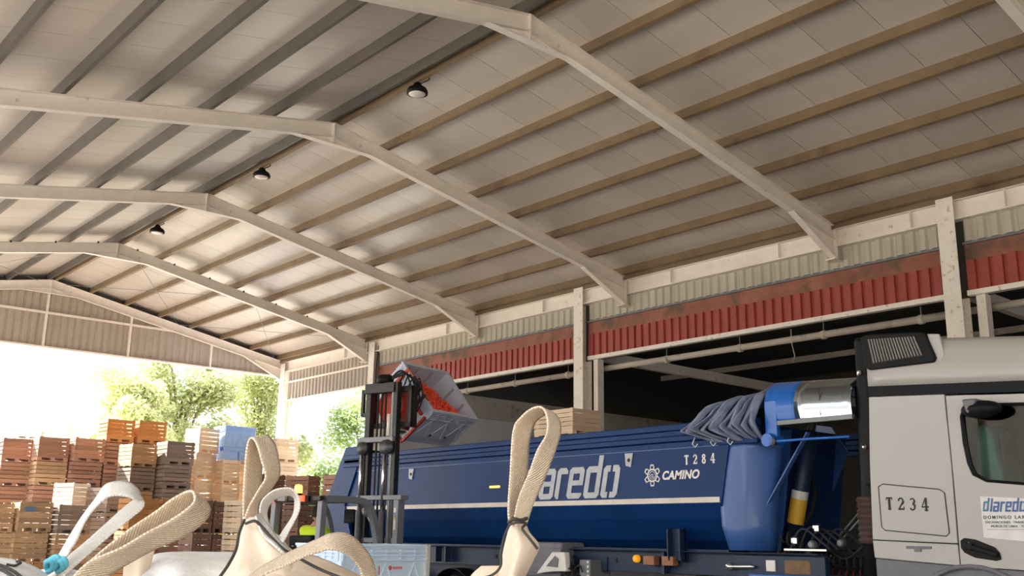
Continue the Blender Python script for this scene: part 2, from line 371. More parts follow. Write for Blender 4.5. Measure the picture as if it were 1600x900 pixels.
# portal frames
frame_lab = {2: 'cream steel roof frame over the white cab, only its rafter crossing the top right corner',
 3: 'large cream steel roof frame nearest the ridge lamp, apex at top centre, landing above the red panels',
 4: 'cream steel roof frame second in line, passing behind the nearest hanging lamp',
 5: 'cream steel roof frame third in line, between the second and the third hanging lamps',
 6: 'cream steel roof frame fourth in line, landing on the column behind the forklift mast',
 7: 'cream steel roof frame at the far gable end, carrying the beige gable cladding',
 0: 'cream steel roof frame behind the camera, farthest back', 1: 'cream steel roof frame just behind the camera'}
def frame(k, y):
    root = empty('roof_frame', (XR, y, 0)); tag(root, frame_lab.get(k, 'cream steel roof frame far behind the camera, number %d from the nearest' % (2-k)), 'roof frame', 'portal frames of the canopy')
    dz = .30; fw = .15; tf = .012
    for s in (1, -1):
        xe = XW-.12 if s > 0 else 2*XR-XL
        a = Vector((0, 0, ZR)); b = Vector((s*(xe-XR), 0, ZR-SL*(xe-XR)))
        d = (b-a).normalized(); up = Vector((s*SL, 0, 1)).normalized()
        m = MB()
        # web, top flange, bottom flange
        m.prism([a, b, b-Vector((0, 0, dz)), a-Vector((0, 0, dz))], (0, .008, 0))
        m.prism([a+Vector((0, -fw/2, 0)), b+Vector((0, -fw/2, 0)), b+Vector((0, fw/2, 0)), a+Vector((0, fw/2, 0))], (0, 0, -tf))
        lo = Vector((0, 0, -dz))
        m.prism([a+lo+Vector((0, -fw/2, 0)), b+lo+Vector((0, -fw/2, 0)), b+lo+Vector((0, fw/2, 0)), a+lo+Vector((0, fw/2, 0))], (0, 0, tf))
        m.build('rafter', cream, root)
        # eave haunch
        xs = s*(xe-XR-1.49); xq = s*(xe-XR); z1 = ZR-SL*abs(xs)-dz; z2 = ZR-SL*abs(xq)-dz
        m = MB(); m.prism([(xs, -.004, z1), (xq, -.004, z2), (xq, -.004, z2-.42), ], (0, .008, 0))
        m.prism([(xs, -fw/2, z1), (xq, -fw/2, z2-.42), (xq, fw/2, z2-.42), (xs, fw/2, z1)], (0, 0, -tf))
        m.build('eave_haunch', cream, root)
        m = MB()
        m.box(xq-.0 if s > 0 else xq-.012, xq+.012 if s > 0 else xq, -.09, .09, z2-.44, ZR-SL*abs(xq)+.02)
        m.box(min(xq, xq+s*.26), max(xq, xq+s*.26), -.006, .006, z2-.44, z2+.3)
        m.box(min(xq+s*.20, xq+s*.212), max(xq+s*.20, xq+s*.212), -.09, .09, z2-.44, z2+.3)
        m.box(min(xq-s*.16, xq+s*.22), max(xq-s*.16, xq+s*.22), -.11, .11, z2-.47, z2-.445)
        m.build('stub_post', cream, root)
    # apex haunch: triangular plate with a lower flange
    xh = .82; zh = ZR-SL*xh-dz
    m = MB()
    m.prism([(-xh, -.004, zh), (0, -.004, ZR-dz), (xh, -.004, zh)], (0, .008, 0))
    m.box(-xh-.1, xh+.1, -fw/2, fw/2, zh-tf, zh)
    m.box(-.008, .008, -fw/2, fw/2, zh, ZR)
    m.build('apex_haunch', cream, root)
    # left support post (open side)
    m = MB(); xl = XL-XR+.1
    m.box(xl-.1, xl+.1, -.10, -.085, 0, ZE-.3); m.box(xl-.1, xl+.1, .085, .10, 0, ZE-.3); m.box(xl-.006, xl+.006, -.085, .085, 0, ZE-.3)
    m.build('post', cream, root)
    # dark bolts along the rafter top
    if k == 6:
        m = MB()
        for j in range(1, 15):
            x = (j-7.5)*1.15; m.box(x-.022, x+.022, -.09, -.06, ZR-SL*abs(x)-.02, ZR-SL*abs(x)+.03)
        m.build('purlin_cleat', black_steel, root)
for k, y in enumerate(FY): frame(k-3, y)

# eave girder and columns
g = MB(); gx = XW-.02
g.box(gx-.005, gx+.005, Y0, Y1-.3, 7.74, 8.08); g.box(gx-.10, gx+.10, Y0, Y1-.3, 8.08, 8.11); g.box(gx-.11, gx+.11, Y0, Y1-.3, 7.70, 7.73)
for y in (7.55, 9.4, 12.5, 15.6, 20.2, 24.6, 30.5): g.box(gx-.10, gx+.10, y, y+.012, 7.73, 8.08)
go = g.build('eave_girder', cream); tag(go, kind='structure')
cols = [(8.67, 'cream steel column rising behind the white cab, rightmost of the columns'), (18.75, 'cream steel column between the two dark doorways, right of the pale wooden crate'),
        (28.68, 'cream steel column with a conduit behind the forklift mast'), (34.85, 'white painted steel column at the far corner beside the trees')]
for i, (y, lab) in enumerate(cols):
    c = empty('column', (XW, y, 0)); tag(c, lab, 'column', 'columns of the doorway wall')
    m = MB(); zt_ = 8.16 if i < 2 else 8.02
    m.box(-.17, -.155, -.17, .17, 0, zt_); m.box(.155, .17, -.17, .17, 0, zt_); m.box(-.155, .155, -.006, .006, 0, zt_)
    m.build('column_shaft', cream2, c)
    m = MB().box(-.25, .25, -.25, .25, 0, .025); m.build('base_plate', cream2, c)
    if i < 3:
        m = MB(); m.box(.06, .22, -.50, -.34, 0, 6.2); m.box(.02, .24, -.53, -.50, 0, 6.2); m.build('door_post', cream2, c)
    if i == 2:
        m = MB().tube([(-.1, -.24, 0), (-.1, -.24, 7.2), (-.05, -.20, 7.5), (-.02, -.2, 7.9)], .018, 6); m.build('conduit', black, c)

# doorway wall
wr = empty('wall_right', (XW, 0, 0)); tag(wr, kind='structure')
def in_wall(o): o.location = (-XW, 0, 0); o.parent = wr; return o
spans = [(-8.0, 8.45), (8.86, 18.55), (18.93, 28.5)]
for (a, b) in spans:
    n = max(1, int(round((b-a)/1.0))); w = (b-a)/n
    for i in range(n):
        in_wall(corrug('y', a+i*w, a+(i+1)*w-.004, 7.27, 7.76, XW+.06, .25, .045).build('upper_sheet', grey_corr))
    in_wall(MB().box(XW-.03, XW+.08, a, b, 7.20, 7.245).build('drip_rail', steel_gr))
    in_wall(MB().box(XW+.03, XW+.06, a, b, 6.88, 7.20).build('red_plate', rust_red))
    for i in range(n*2):
        w2 = (b-a)/(n*2)
        in_wall(corrug('y', a+i*w2, a+(i+1)*w2-.003, 6.30, 6.89, XW+.05, .25, .05, top=.62, edge=.06).build('red_sheet', red_m))
    in_wall(MB().box(XW-.03, XW+.10, a, b, 6.20, 6.30).build('door_head', cream2))
in_wall(MB().box(XW-.16, XW-.14, -8, Y1-.2, 8.09, 8.37).build('eave_closure', purlin_m))
# hanging cladding between the last two columns
def hb(y): return 6.78 + (6.50-6.78)*(y-28.9)/5.6
n = 12
for i in range(n):
    a = 28.9+i*5.75/n; b = a+5.75/n-.004
    m = corrug('y', a, b, 6.62, 7.86, XW+.05, .24, .045)
    in_wall(m.build('side_sheet', gable_corr))
for z in (6.60, 7.30, 7.84): in_wall(MB().box(XW-.04, XW+.02, 28.85, 34.7, z-.03, z+.03).build('side_rail', cream))
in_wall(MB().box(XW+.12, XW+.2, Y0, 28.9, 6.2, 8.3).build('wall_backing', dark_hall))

# gable wall
wg = empty('wall_gable', (0, 35.3, 0)); tag(wg, kind='structure')
def in_g(o): o.location = (0, -35.3, 0); o.parent = wg; return o
edges = [XL, 3.98, 6.92, 9.86, 12.69, 15.73, 18.5]
for a, b in zip(edges[:-1], edges[1:]):
    n = 3
    for i in range(n):
        w = (b-a)/n
        f = lambda x: max(7.62, zt(x)-.22)
        in_g(corrug('x', a+i*w, a+(i+1)*w+.012, 7.60, 8, 35.30, .245, .035, ztop=f).build('gable_sheet', gable_corr))
for x in edges[1:-1]: in_g(MB().box(x-.035, x+.035, 35.18, 35.31, 7.58, zt(x)-.25).build('mullion', cream))
xx = 14.6
in_g(MB().box(2*XR-xx, xx, 35.17, 35.24, 8.70, 8.77).build('mid_rail', cream)); in_g(MB().box(XL, 18.5, 35.17, 35.3, 7.55, 7.61).build('bottom_rail', cream))
for s in (1, -1):
    xe_ = XW if s > 0 else XL
    in_g(MB().prism([(XR, 35.32, ZR-.3), (xe_, 35.32, zt(xe_)-.3), (xe_, 35.32, zt(xe_)+.2), (XR, 35.32, ZR+.2)], (0, .02, 0)).build('gable_closure', gable_corr))
for s in (1, -1):
    xs = px_r if s > 0 else px_l
    for a, b in zip(xs[:-1], xs[1:]):
        a2, b2 = a+s*.08, b-s*.08
        in_g(MB().prism([(a2, 35.1, zt(a2)+.02), (b2, 35.1, zt(b2)+.02), (b2, 35.1, zt(b2)+.13), (a2, 35.1, zt(a2)+.13)], (0, .05, 0)).build('closure_strip', black_steel))

# warehouse interior beyond the doorways
pw = MB().box(XW+.3, 40, 28.6, 28.8, 0, 5.86).build('wall_partition', grey_wall); tag(pw, kind='structure')
pw = MB().box(XW+.3, 40, 28.58, 28.8, 5.87, 6.65).build('trim_partition', beige_wall); tag(pw, kind='structure')
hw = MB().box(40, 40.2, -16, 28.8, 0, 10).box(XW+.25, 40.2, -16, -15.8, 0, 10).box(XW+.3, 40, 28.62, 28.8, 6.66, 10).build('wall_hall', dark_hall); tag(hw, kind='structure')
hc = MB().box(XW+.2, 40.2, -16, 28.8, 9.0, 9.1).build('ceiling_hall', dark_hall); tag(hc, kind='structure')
hf = MB()
for y in (8.7, 18.7):
    b_ = MB().box(XW+.25, 39.9, y-.08, y+.08, 6.27, 6.53).build('hall_beam', beige_wall); tag(b_, 'beige roof beam inside the dark hall beyond the '+('middle doorway' if y > 10 else 'right doorway'), 'beam')
for x in (22, 25.5, 29, 32.5): hf.box(x, x+.1, -15, 28, 8.2, 8.4)
o = hf.build('trim_hall', beige_wall); tag(o, kind='structure')
for (ya, yb, lab) in ((9.1, 18.3, 'long pale pipe inside the top of the middle doorway'), (19.2, 28.2, 'long pale pipe inside the top of the doorway behind the trailer tail'), (-2, 8.2, 'pale pipe inside the top of the right doorway')):
    pp = empty('pipe', (19.05, ya, 0)); tag(pp, lab, 'pipe', 'pipes above the doorways')
    MB().tube([(0, 0, 5.98 if ya > 9 else 5.98), (0, yb-ya, 6.0)], .075, 12).build('pipe_run', beige_wall, pp, smooth=True)
    y = .5
    while y < yb-ya-.2:
        MB().lathe([(.095, -.05), (.1, 0), (.095, .05)], (0, y, 5.98), 'y', 14).build('pipe_collar', beige_wall, pp)
        MB().box(-.008, .008, y-.008, y+.008, 6.05, 6.3).build('pipe_hanger', steel_gr, pp); y += 2.2
w_ = MB().tube([(18.95, 12.55, 6.2), (18.95, 12.55, 5.9), (18.97, 12.5, 5.6), (18.95, 12.55, 5.45)], .01, 5).build('hanging_wire', beige_wall); tag(w_, 'thin wire hanging in the middle doorway behind the trailer hood', 'wire')

# high-bay lamps
lens = mat('lamp_lens', (.8, .75, .7), .2)
def lamp(y, lab):
    t = empty('hanging_lamp', (9.98, y, 9.65)); tag(t, lab, 'lamp', 'lamps hanging from the ridge')
    MB().lathe([(.03, .19), (.06, .17), (.10, .10), (.17, .06), (.20, 0), (.20, -.04), (.17, -.05)], (0, 0, 0)).build('housing', black, t, smooth=True)
    MB().lathe([(.165, -.045), (.14, -.065), (.06, -.075)], (0, 0, 0)).build('lens', lens, t, smooth=True)
    MB().tube([(0, 0, .18), (0, 0, .3)], .02, 6).build('hook', steel_gr, t)
    MB().tube([(.02, -.05, .15), (.1, -.18, .2), (.05, -.3, .16), (-.02, -.38, .24)], .012, 5).build('cable', black, t)
lamp(14.36, 'black round hanging lamp nearest the viewer, under the ridge'); lamp(20.46, 'black round hanging lamp, the middle one of the ridge line'); lamp(26.49, 'small black round hanging lamp farthest along the ridge, toward the gable')

def A(o, root):
    """built in world metres: hang it under its (unrotated) thing"""
    o.parent = root; o.location = -Vector(root.location); return o

# ------------------------------------------------------------------ TRAILER
T = empty('tipper_trailer', (11.25, 12, 0)); tag(T, 'long dark blue tipper trailer with white stripe and lettering, parked before the doorways', 'trailer')
X0, X1 = 10.0, 12.5
def shell_profile(top): return [(X0, top), (X0, 2.07), (X0+.09, 1.90), (X0+.28, 1.64), (X0+.46, 1.52), (X1-.46, 1.52), (X1-.28, 1.64), (X1-.09, 1.90), (X1, 2.07), (X1, top)]
pr = [(x+(.016 if x < 11 else -.016), z) for x, z in shell_profile(2.80)]
def yfront(z): return 7.56 + (.15 if z < 2.4 else .15*(2.8-z)/.4) - (.07 if z < 1.7 else 0)
def yback(z): return 16.25 + .5*max(0, 1-abs(z-2.17)/1.0)
P = []
for x, z in pr: P.append([(x, yfront(z)+(yback(z)-yfront(z))*t, z) for t in [i/16 for i in range(17)]])
A(MB().grid(P).build('tub', blue, solid=.03, recalc=False), T)
# inner lower ribs are hidden; rim rails: two stepped bands
for side, xs in (('near', 1), ('far', -1)):
    x = X0 if xs == 1 else X1
    m = MB()
    def rr(x0, x1, z0, z1): m.box(min(x, x+xs*0)+min(-xs*x0, -xs*x1), x+max(-xs*x0, -xs*x1), 7.15, 16.2, z0, z1)
    rr(-.10, .05, 2.97, 3.05); rr(-.06, .03, 2.90, 2.97); rr(-.08, .055, 2.83, 2.90); rr(-.04, .012, 2.75, 2.83)
    o = A(m.build('rim_rail', blue, bevel=.012), T)
A(MB().box(X0-.012, X0, 7.7, 16.5, 2.745, 2.755).build('rim_edge', blue_l), T)
# white stripe, knee ridge
A(MB().box(X0-.006, X0, 7.73, 16.7, 2.075, 2.14).build('white_stripe', mat('stripe_white', (.66, .60, .53), .5, var=.1, scale=4)), T)
A(MB().box(X0+.10, X0+.5, 7.7, 16.4, 1.49, 1.52).build('sill_fold', blue_d), T)
# tailgate
for xq in (X0-.03, X1-.04):
    m = MB(); m.prism([(xq, 16.17, 3.2), (xq, 16.8, 2.17), (xq, 16.3, 1.42), (xq, 15.75, 1.42), (xq, 16.1, 2.17), (xq, 15.55, 3.2)], (.07, 0, 0))
    A(m.build('tail_corner', blue, bevel=.01), T)
m = MB(); m.prism([(X0, 16.2, 3.18), (X0, 16.83, 2.17), (X0, 16.33, 1.42), (X0, 16.25, 1.42), (X0, 16.72, 2.17), (X0, 16.1, 3.18)], (2.5, 0, 0))
A(m.build('tailgate', blue), T)
# load shown above nothing; inner floor dark
A(MB().box(X0+.1, X1-.1, 7.6, 16.2, 2.3, 2.36).build('inner_liner', blue_d), T)
# front bulkhead, side cheek, fins, ram
m = MB(); m.prism([(X0+.38, 7.28, 3.0), (X0+.38, 7.50, 1.52), (X0+.38, 7.57, 1.52), (X0+.38, 7.35, 3.0)], (1.75, 0, 0)); A(m.build('bulkhead', blue), T)
Pq = []
for z, ya, yb in ((2.80, 7.53, 7.07), (2.70, 7.60, 7.08), (2.45, 7.68, 7.12), (2.1, 7.74, 7.17), (1.8, 7.73, 7.21), (1.52, 7.63, 7.24)):
    row = []
    for t in range(11):
        u = t/10; row.append((X0+.03+.37*u*u*u, ya+(yb-ya)*u, z))
    Pq.append(row)
A(MB().grid(Pq).build('corner_cheek', blue_l, smooth=True, solid=.015, recalc=False), T)
m = MB(); m.bar((10.3, 7.57, 1.62), (10.3, 6.66, 2.86), .02, .075, (1, 0, 0)); A(m.build('brace', blue_l, bevel=.004), T)
m = MB(); m.prism([(10.62, 7.28, 2.95), (10.62, 7.10, 2.95), (10.62, 7.34, 1.52), (10.62, 7.50, 1.52)], (.02, 0, 0)); A(m.build('ram_housing', blue_l), T)
m = MB(); m.tube([(10.9, 7.39, 1.5), (10.9, 7.02, 2.95)], .10, 20); ram = A(m.build('ram_cylinder', blue_d, smooth=True), T)
m = MB(); m.tube([(10.9, 7.02, 2.93), (10.9, 6.97, 3.06)], .045, 14); A(m.build('ram_eye', black_steel), T)
d_ = (Vector((10.9, 7.02, 2.95))-Vector((10.9, 7.39, 1.5))).normalized()
for a, b, mm, nm in ((.36, .66, amber, 'yellow_label'), (.66, .76, white_s, 'white_label')):
    p0 = Vector((10.9, 7.39, 1.5))+d_*a; p1 = Vector((10.9, 7.39, 1.5))+d_*b
    A(MB().tube([p0, p1], .102, 20, cap=False).build(nm, mat('yellow_print', (.75, .42, .04), .5) if mm is amber else white_s, smooth=True), T)
m = MB(); m.prism([(11.9, 7.57, 3.14), (11.9, 7.35, 3.10), (11.9, 7.13, 2.76), (11.9, 7.18, 2.66), (11.9, 7.55, 1.98), (11.9, 7.72, 1.62), (11.9, 7.80, 1.62)], (.03, 0, 0)); A(m.build('front_fin', blue_l), T)
A(MB().tube([(11.3, 7.30, 2.4), (11.25, 7.22, 2.25), (11.2, 7.25, 2.0), (11.15, 7.35, 1.85), (11.1, 7.45, 1.75)], .025, 8).build('ram_hose', rubber, smooth=True), T)
# hood over the front
def hood_sec(dx=0): # X-Z outline of the hood top
    return [(X0, 2.98), (X0-.02, 3.15), (X0+.02, 3.30), (X0+.12, 3.40), (X0+.35, 3.47), (X0+1.25, 3.52), (X1-.35, 3.47), (X1-.12, 3.40), (X1-.02, 3.30), (X1, 3.15), (X1, 2.98)]
def hood_part(name, y0, y1, material, drop=0):
    sec = catmull([(x, 0, z) for x, z in hood_sec()], 4); n = 6
    P = [[(p.x, y0+(y1-y0)*j/n, p.z-.05*((7.0-(y0+(y1-y0)*j/n))/1.1)) for j in range(n+1)] for p in sec]
    return A(MB().grid(P).build(name, material, smooth=True, solid=.02, recalc=False), T)
stain = mat('polished_sheet', (.45, .52, .60), .16, 1, var=.06, scale=2, bump=.25, bscale=2.2)
hood_part('hood', 7.02, 6.62, blue_hood); hood_part('polished_cover', 6.62, 5.90, stain)
for xq in (X0-.03, X1-.04): A(MB().box(xq, xq+.07, 6.86, 7.02, 2.80, 3.22).build('hood_leg', blue_hood, bevel=.01), T)
A(MB().lathe([(.02, -.09), (.075, -.09), (.08, -.07), (.08, .16)], (X0-.02, 6.95, 2.76), 'x', 20).build('roller_end', blue_hood, smooth=False), T)
A(MB().box(X0-.02, X0+.03, 5.90, 6.86, 2.93, 2.98).build('cover_lip', steel_gr), T)
A(MB().box(X0+.10, X1-.10, 5.91, 5.92, 2.95, 3.30).build('cover_front', stain), T)
A(MB().box(X0-.026, X0-.018, 6.28, 6.286, 3.0, 3.3).build('cover_seam', seam_m), T)
m = MB(); m.tube([(X0-.05, 6.92, 2.74), (X0-.08, 6.85, 2.74), (X0-.08, 6.4, 2.74), (X0-.02, 5.95, 2.74)], .016, 8); A(m.build('crank_rod', blue_hood, smooth=True), T)
A(MB().lathe([(.02, -.03), (.045, -.03), (.045, .03), (.02, .03)], (X0-.08, 6.88, 2.74), 'x', 14).build('crank_joint', black_steel), T)
# bunched tarp: accordion of folds over the rim
folds = empty('tmp'); bpy.data.objects.remove(folds)
nf = 11
def tarp_pt(y01, t, ph):
    # y01 0 at the hood, 1 at the far end of the bunch; t runs from the roof crest down and under
    sec = [(11.2, 3.44), (10.6, 3.42), (10.25, 3.38), (10.05, 3.30), (9.96, 3.18), (9.90, 3.06), (9.86, 2.97), (9.93, 2.88), (10.04, 2.80)]
    u = t*(len(sec)-1); i_ = min(int(u), len(sec)-2); f = u-i_
    x = sec[i_][0]*(1-f)+sec[i_+1][0]*f; z = sec[i_][1]*(1-f)+sec[i_+1][1]*f
    lean = (.02+.34*y01)*max(0, min(1, (t-.30)/.45)) - .42*y01*max(0, (t-.78)/.22)
    base = 7.06+.78*y01
    z -= .10*y01*max(0, 1-t*1.15)+.02*y01
    return x, base+lean, z
for i in range(nf):
    P = []; n = 34
    for k in range(n+1):
        t = k/n; row = []
        amp = .02+.085*min(1, t*1.6)*(1-.45*max(0, t-.8)/.2)
        for q in range(11):
            f = q/10; y01 = (i+f)/nf; x, y, z = tarp_pt(y01, t, i)
            saw = 1-abs(2*f-1)**1.6; w = amp*saw*(1+.35*sin(i*2.1+6*t)); sg = .035*sin(5.5*t+i*1.9)*saw
            row.append((x-w, y+sg+.03*saw*sin(i*1.3+3*t)-.035*saw, z+.25*w*(1 if t < .5 else -.4)+.01*sin(i*3+11*t)))
        P.append(row)
    A(MB().grid(P).build('tarp_fold', tarp_m, smooth=True, solid=.006, recalc=False), T)
A(MB().box(X0+.12, X0+.9, 7.05, 7.8, 3.06, 3.16).build('tarp_core', black), T)
A(MB().tube([(X0+.05, 7.92, 3.06), (X0+.12, 7.9, 3.2), (X0+.35, 7.88, 3.30)], .05, 8).build('tarp_bow', blue, smooth=True), T)
for y in (8.03, 7.75, 7.5):
    A(MB().tube([(X0-.06, y, 2.86), (X0-.08, y+.03, 2.78), (X0-.06, y, 2.74), (X0-.05, y-.03, 2.78)], .007, 6).build('tarp_ring', white_s), T)
# chassis
A(MB().box(X0+.12, X0+.20, 6.45, 16.3, 1.22, 1.485).box(X1-.20, X1-.12, 6.45, 16.3, 1.22, 1.485).box(X0+.02, X0+.2, 6.45, 16.3, 1.485, 1.50).build('chassis_beam', blue_d, bevel=.006), T)
A(MB().box(X0+.0, X0+.1, 6.35, 7.55, 1.22, 1.47).build('neck_side', blue_d, bevel=.01), T)
A(MB().box(X0-.02, X0+.5, 5.95, 7.35, 1.20, 1.27).build('neck_shelf', blue_l, bevel=.02), T)
for y in (9.75, 11.9, 14.9): A(MB().box(X0+.1, X1-.1, y-.05, y+.05, 1.22, 1.4).build('cross_member', blue_d), T)
A(MB().box(X0-.004, X0+.1, 8.62, 8.66, 1.22, 1.48).build('rib', blue_d), T)
# upright bracket (twin plates)
for y in (8.33, 8.52):
    m = MB(); m.prism([(X0-.04, y, 1.76), (X0+.10, y, 1.78), (X0+.10, y, 1.36), (X0-.02, y, 1.38), (X0-.04, y, 1.46)], (0, .02, 0)); A(m.build('bracket_plate', blue_d, bevel=.004), T)
A(MB().box(X0+.05, X0+.07, 8.33, 8.54, 1.38, 1.76).build('bracket_web', blue_d), T)
for y in (13.35, 13.1): A(MB().box(X0-.02, X0+.1, y-.02, y+.02, 1.25, 1.48).build('bracket_plate', blue_d), T)
refl = mat('brown_reflector', (.30, .12, .05), .35, var=.2, scale=30)
for y in (8.87, 8.56):
    A(MB().box(X0-.012, X0+.1, y-.09, y+.09, 1.32, 1.43).build('reflector', refl, bevel=.004), T)
A(MB().lathe([(.05, 0), (.045, -.05), (.02, -.07)], (X0+.1, 9.15, 1.39), 'x', 16).build('side_lamp', amber, smooth=True), T)
for y in (9.55, 9.75, 12.0): A(MB().box(X0+.105, X0+.12, y-.02, y+.02, 1.33, 1.39).build('beam_hole', seam_m), T)
A(MB().box(X0-.016, X0-.0, 6.98, 7.10, 1.30, 1.42).build('paper_label', white_s), T)
m = MB().tube([(X0-.03, 7.62, 1.335), (X0-.05, 7.58, 1.335), (X0-.05, 7.28, 1.345), (X0-.02, 7.25, 1.345)], .022, 10); m.lathe([(.045, -.03), (.045, .03)], (X0-.04, 7.58, 1.335), 'x', 14)
A(m.build('lock_handle', chrome, smooth=True), T)
# eyelets, painted lamp reflection on the tub
for y, z in ((14.1, 2.64), (9.18, 2.64)):
    m = MB(); m.prism([(X0-.015, y-.07, z+.09), (X0-.015, y+.07, z+.09), (X0-.015, y+.06, z-.07), (X0-.015, y-.03, z-.09)], (.015, 0, 0)); A(m.build('eyelet', silver_dec), T)
    A(MB().lathe([(.025, 0), (.025, -.004)], (X0-.016, y, z), 'x', 12).build('eyelet_hole', seam_m), T)
A(MB().box(X0-.02, X0, 11.80, 12.04, 2.355, 2.39).build('reflection_streak', mat('amber_reflection', (1, .50, .08), .4, emit=.9), bevel=.012, seg=3), T)  # glowing streak stands in for an amber lamp's reflection
# toolbox
tb = A(MB().box(X0-.12, X0+.35, 10.35, 11.15, 1.10, 1.58).build('toolbox', fend_gr, bevel=.04, seg=3), T)
A(MB().box(X0-.13, X0-.11, 10.35, 11.0, 1.16, 1.5).build('toolbox_lid', fend_gr, bevel=.02), T)
# wedge holder, rear tank
m = MB(); m.prism([(X0-.25, 10.72, 1.15), (X0-.25, 10.40, 1.45), (X0-.25, 10.15, 1.45), (X0-.25, 10.12, 1.20), (X0-.25, 10.4, 1.19)], (.1, 0, 0)); A(m.build('wheel_chock', white_s, bevel=.015), T)
m = MB(); m.prism([(X0-.26, 10.50, 1.26), (X0-.26, 10.33, 1.40), (X0-.26, 10.26, 1.36), (X0-.26, 10.28, 1.25)], (.02, 0, 0)); A(m.build('chock_recess', fend_gr), T)
m = MB(); m.box(X0-.1, X0+.3, 9.82, 10.02, .55, 1.36); A(m.build('leg_housing', steel_gr, bevel=.01), T)
for k in range(8): A(MB().lathe([(.018, 0), (.018, -.012)], (X0-.1, 9.85, 1.33-.06*k), 'x', 8).build('bolt', white_s), T)
A(MB().box(X0-.06, X0+.2, 9.85, 9.99, 0, .6).box(X0-.15, X0+.3, 9.8, 10.05, 0, .03).build('landing_leg', steel_gr), T)
A(MB().box(X1-.2, X1+.06, 9.85, 9.99, 0, 1.2).box(X1-.3, X1+.15, 9.8, 10.05, 0, .03).build('landing_leg', steel_gr), T)
rr_ = random.Random(5)
for k in range(5):
    p = Vector((X0-.14, 10.06+.05*k, 1.36-.03*k)); pts = [p+Vector((rr_.uniform(-.06, .06), rr_.uniform(-.14, .14), rr_.uniform(-.22, .05))) for _ in range(6)]
    A(MB().tube(catmull(pts, 4), .012, 6).build('cable_loop', rubber, smooth=True), T)
# wheels
def wheel(name, x, y, r, w, root, rim_m):
    wo = MB().lathe([(r*.55, -w/2), (r*.9, -w/2), (r*.98, -w*.42), (r, -w*.3), (r, w*.3), (r*.98, w*.42), (r*.9, w/2), (r*.55, w/2)], (x, y, r), 'x', 40).build(name, rubber, smooth=False)
    A(wo, root)
    rm = MB().lathe([(r*.56, -w*.4), (r*.5, -w*.42), (r*.45, -w*.1), (r*.25, -w*.1), (r*.2, -w*.4), (r*.05, -w*.42)], (x, y, r), 'x', 24).build('wheel_rim', rim_m, wo)
for y in (13.0, 14.35, 15.65):
    for x in (X0+.25, X1-.25): wheel('wheel', x, y, .53, .38, T, steel_gr)
    A(MB().box(X0+.3, X1-.3, y-.06, y+.06, .47, .6).build('axle', black_steel), T)
for y in (13.0, 14.35, 15.65):
    P = [[(x, y+.60*cos(a), .56+.60*sin(a)) for x in (X0+.04, X0+.46)] for a in [pi*(.15+.7*k/12) for k in range(13)]]
    A(MB().grid(P).build('mudguard', black, solid=.012, recalc=False), T)
A(MB().box(X0+.3, X0+.36, 12.2, 16.2, .5, 1.25).box(X1-.36, X1-.3, 12.2, 16.2, .5, 1.25).build('axle_frame', blue_d), T)

# lettering on the trailer
GL = {  # heavy rounded-block letters: strokes as boxes (x0,x1,z0,z1), unit x-height
 'a': (.70, [(0, .70, .80, 1), (.50, .70, 0, 1), (0, .70, 0, .18), (0, .20, 0, .60), (0, .70, .42, .58)]),
 'r': (.50, [(0, .20, 0, 1), (0, .50, .80, 1)]),
 'e': (.70, [(0, .20, 0, 1), (0, .70, .80, 1), (.50, .70, .42, 1), (0, .70, .42, .58), (0, .70, 0, .18)]),
 'd': (.70, [(0, .20, 0, 1), (0, .70, 0, .18), (0, .52, .80, 1), (.50, .70, 0, 1.33)]),
 'l': (.20, [(0, .20, 0, 1.33)]),
 'o': (.72, [(0, .20, 0, 1), (.52, .72, 0, 1), (0, .30, .80, 1), (.40, .72, .80, 1), (0, .30, 0, .18), (.40, .72, 0, .18)])}
def block_word(word, y, z, h, sx, shear, x, material, root, gap=.14, cut=.06):
    cx = 0
    for ch in word:
        if ch == ' ': cx += .3; continue
        w, st = GL[ch]; m = MB()
        for ki, (a, b, c, d) in enumerate(st):
            poly = [(a, c), (b, c), (b, d), (a, d)]
            # chamfer the outer corners
            q = []
            for (px, pz) in poly:
                outer = (px in (0, w)) and (pz in (0, 1))
                if outer:
                    sxn = 1 if px == 0 else -1; szn = 1 if pz == 0 else -1
                    c1 = (px+sxn*cut, pz); c2 = (px, pz+szn*cut)
                    q += ([c2, c1] if (sxn*szn > 0) else [c1, c2])
                else: q.append((px, pz))
            m.prism([(x, y-(cx+px+shear*pz)*h*sx, z+pz*h) for px, pz in q], (-.003-.0006*ki, 0, 0))
        A(m.build('letter', material), root); cx += w+gap
block_word('dlaredo', 11.40, 2.165, .425, .99, .22, X0-.001, silver_dec, T, gap=.08, cut=.10)
side_text('CAMINO', .145, 8.63, 2.372, X0-.003, white_s, T, name='lettering', shear=.25, bold=.005, space=1.04)
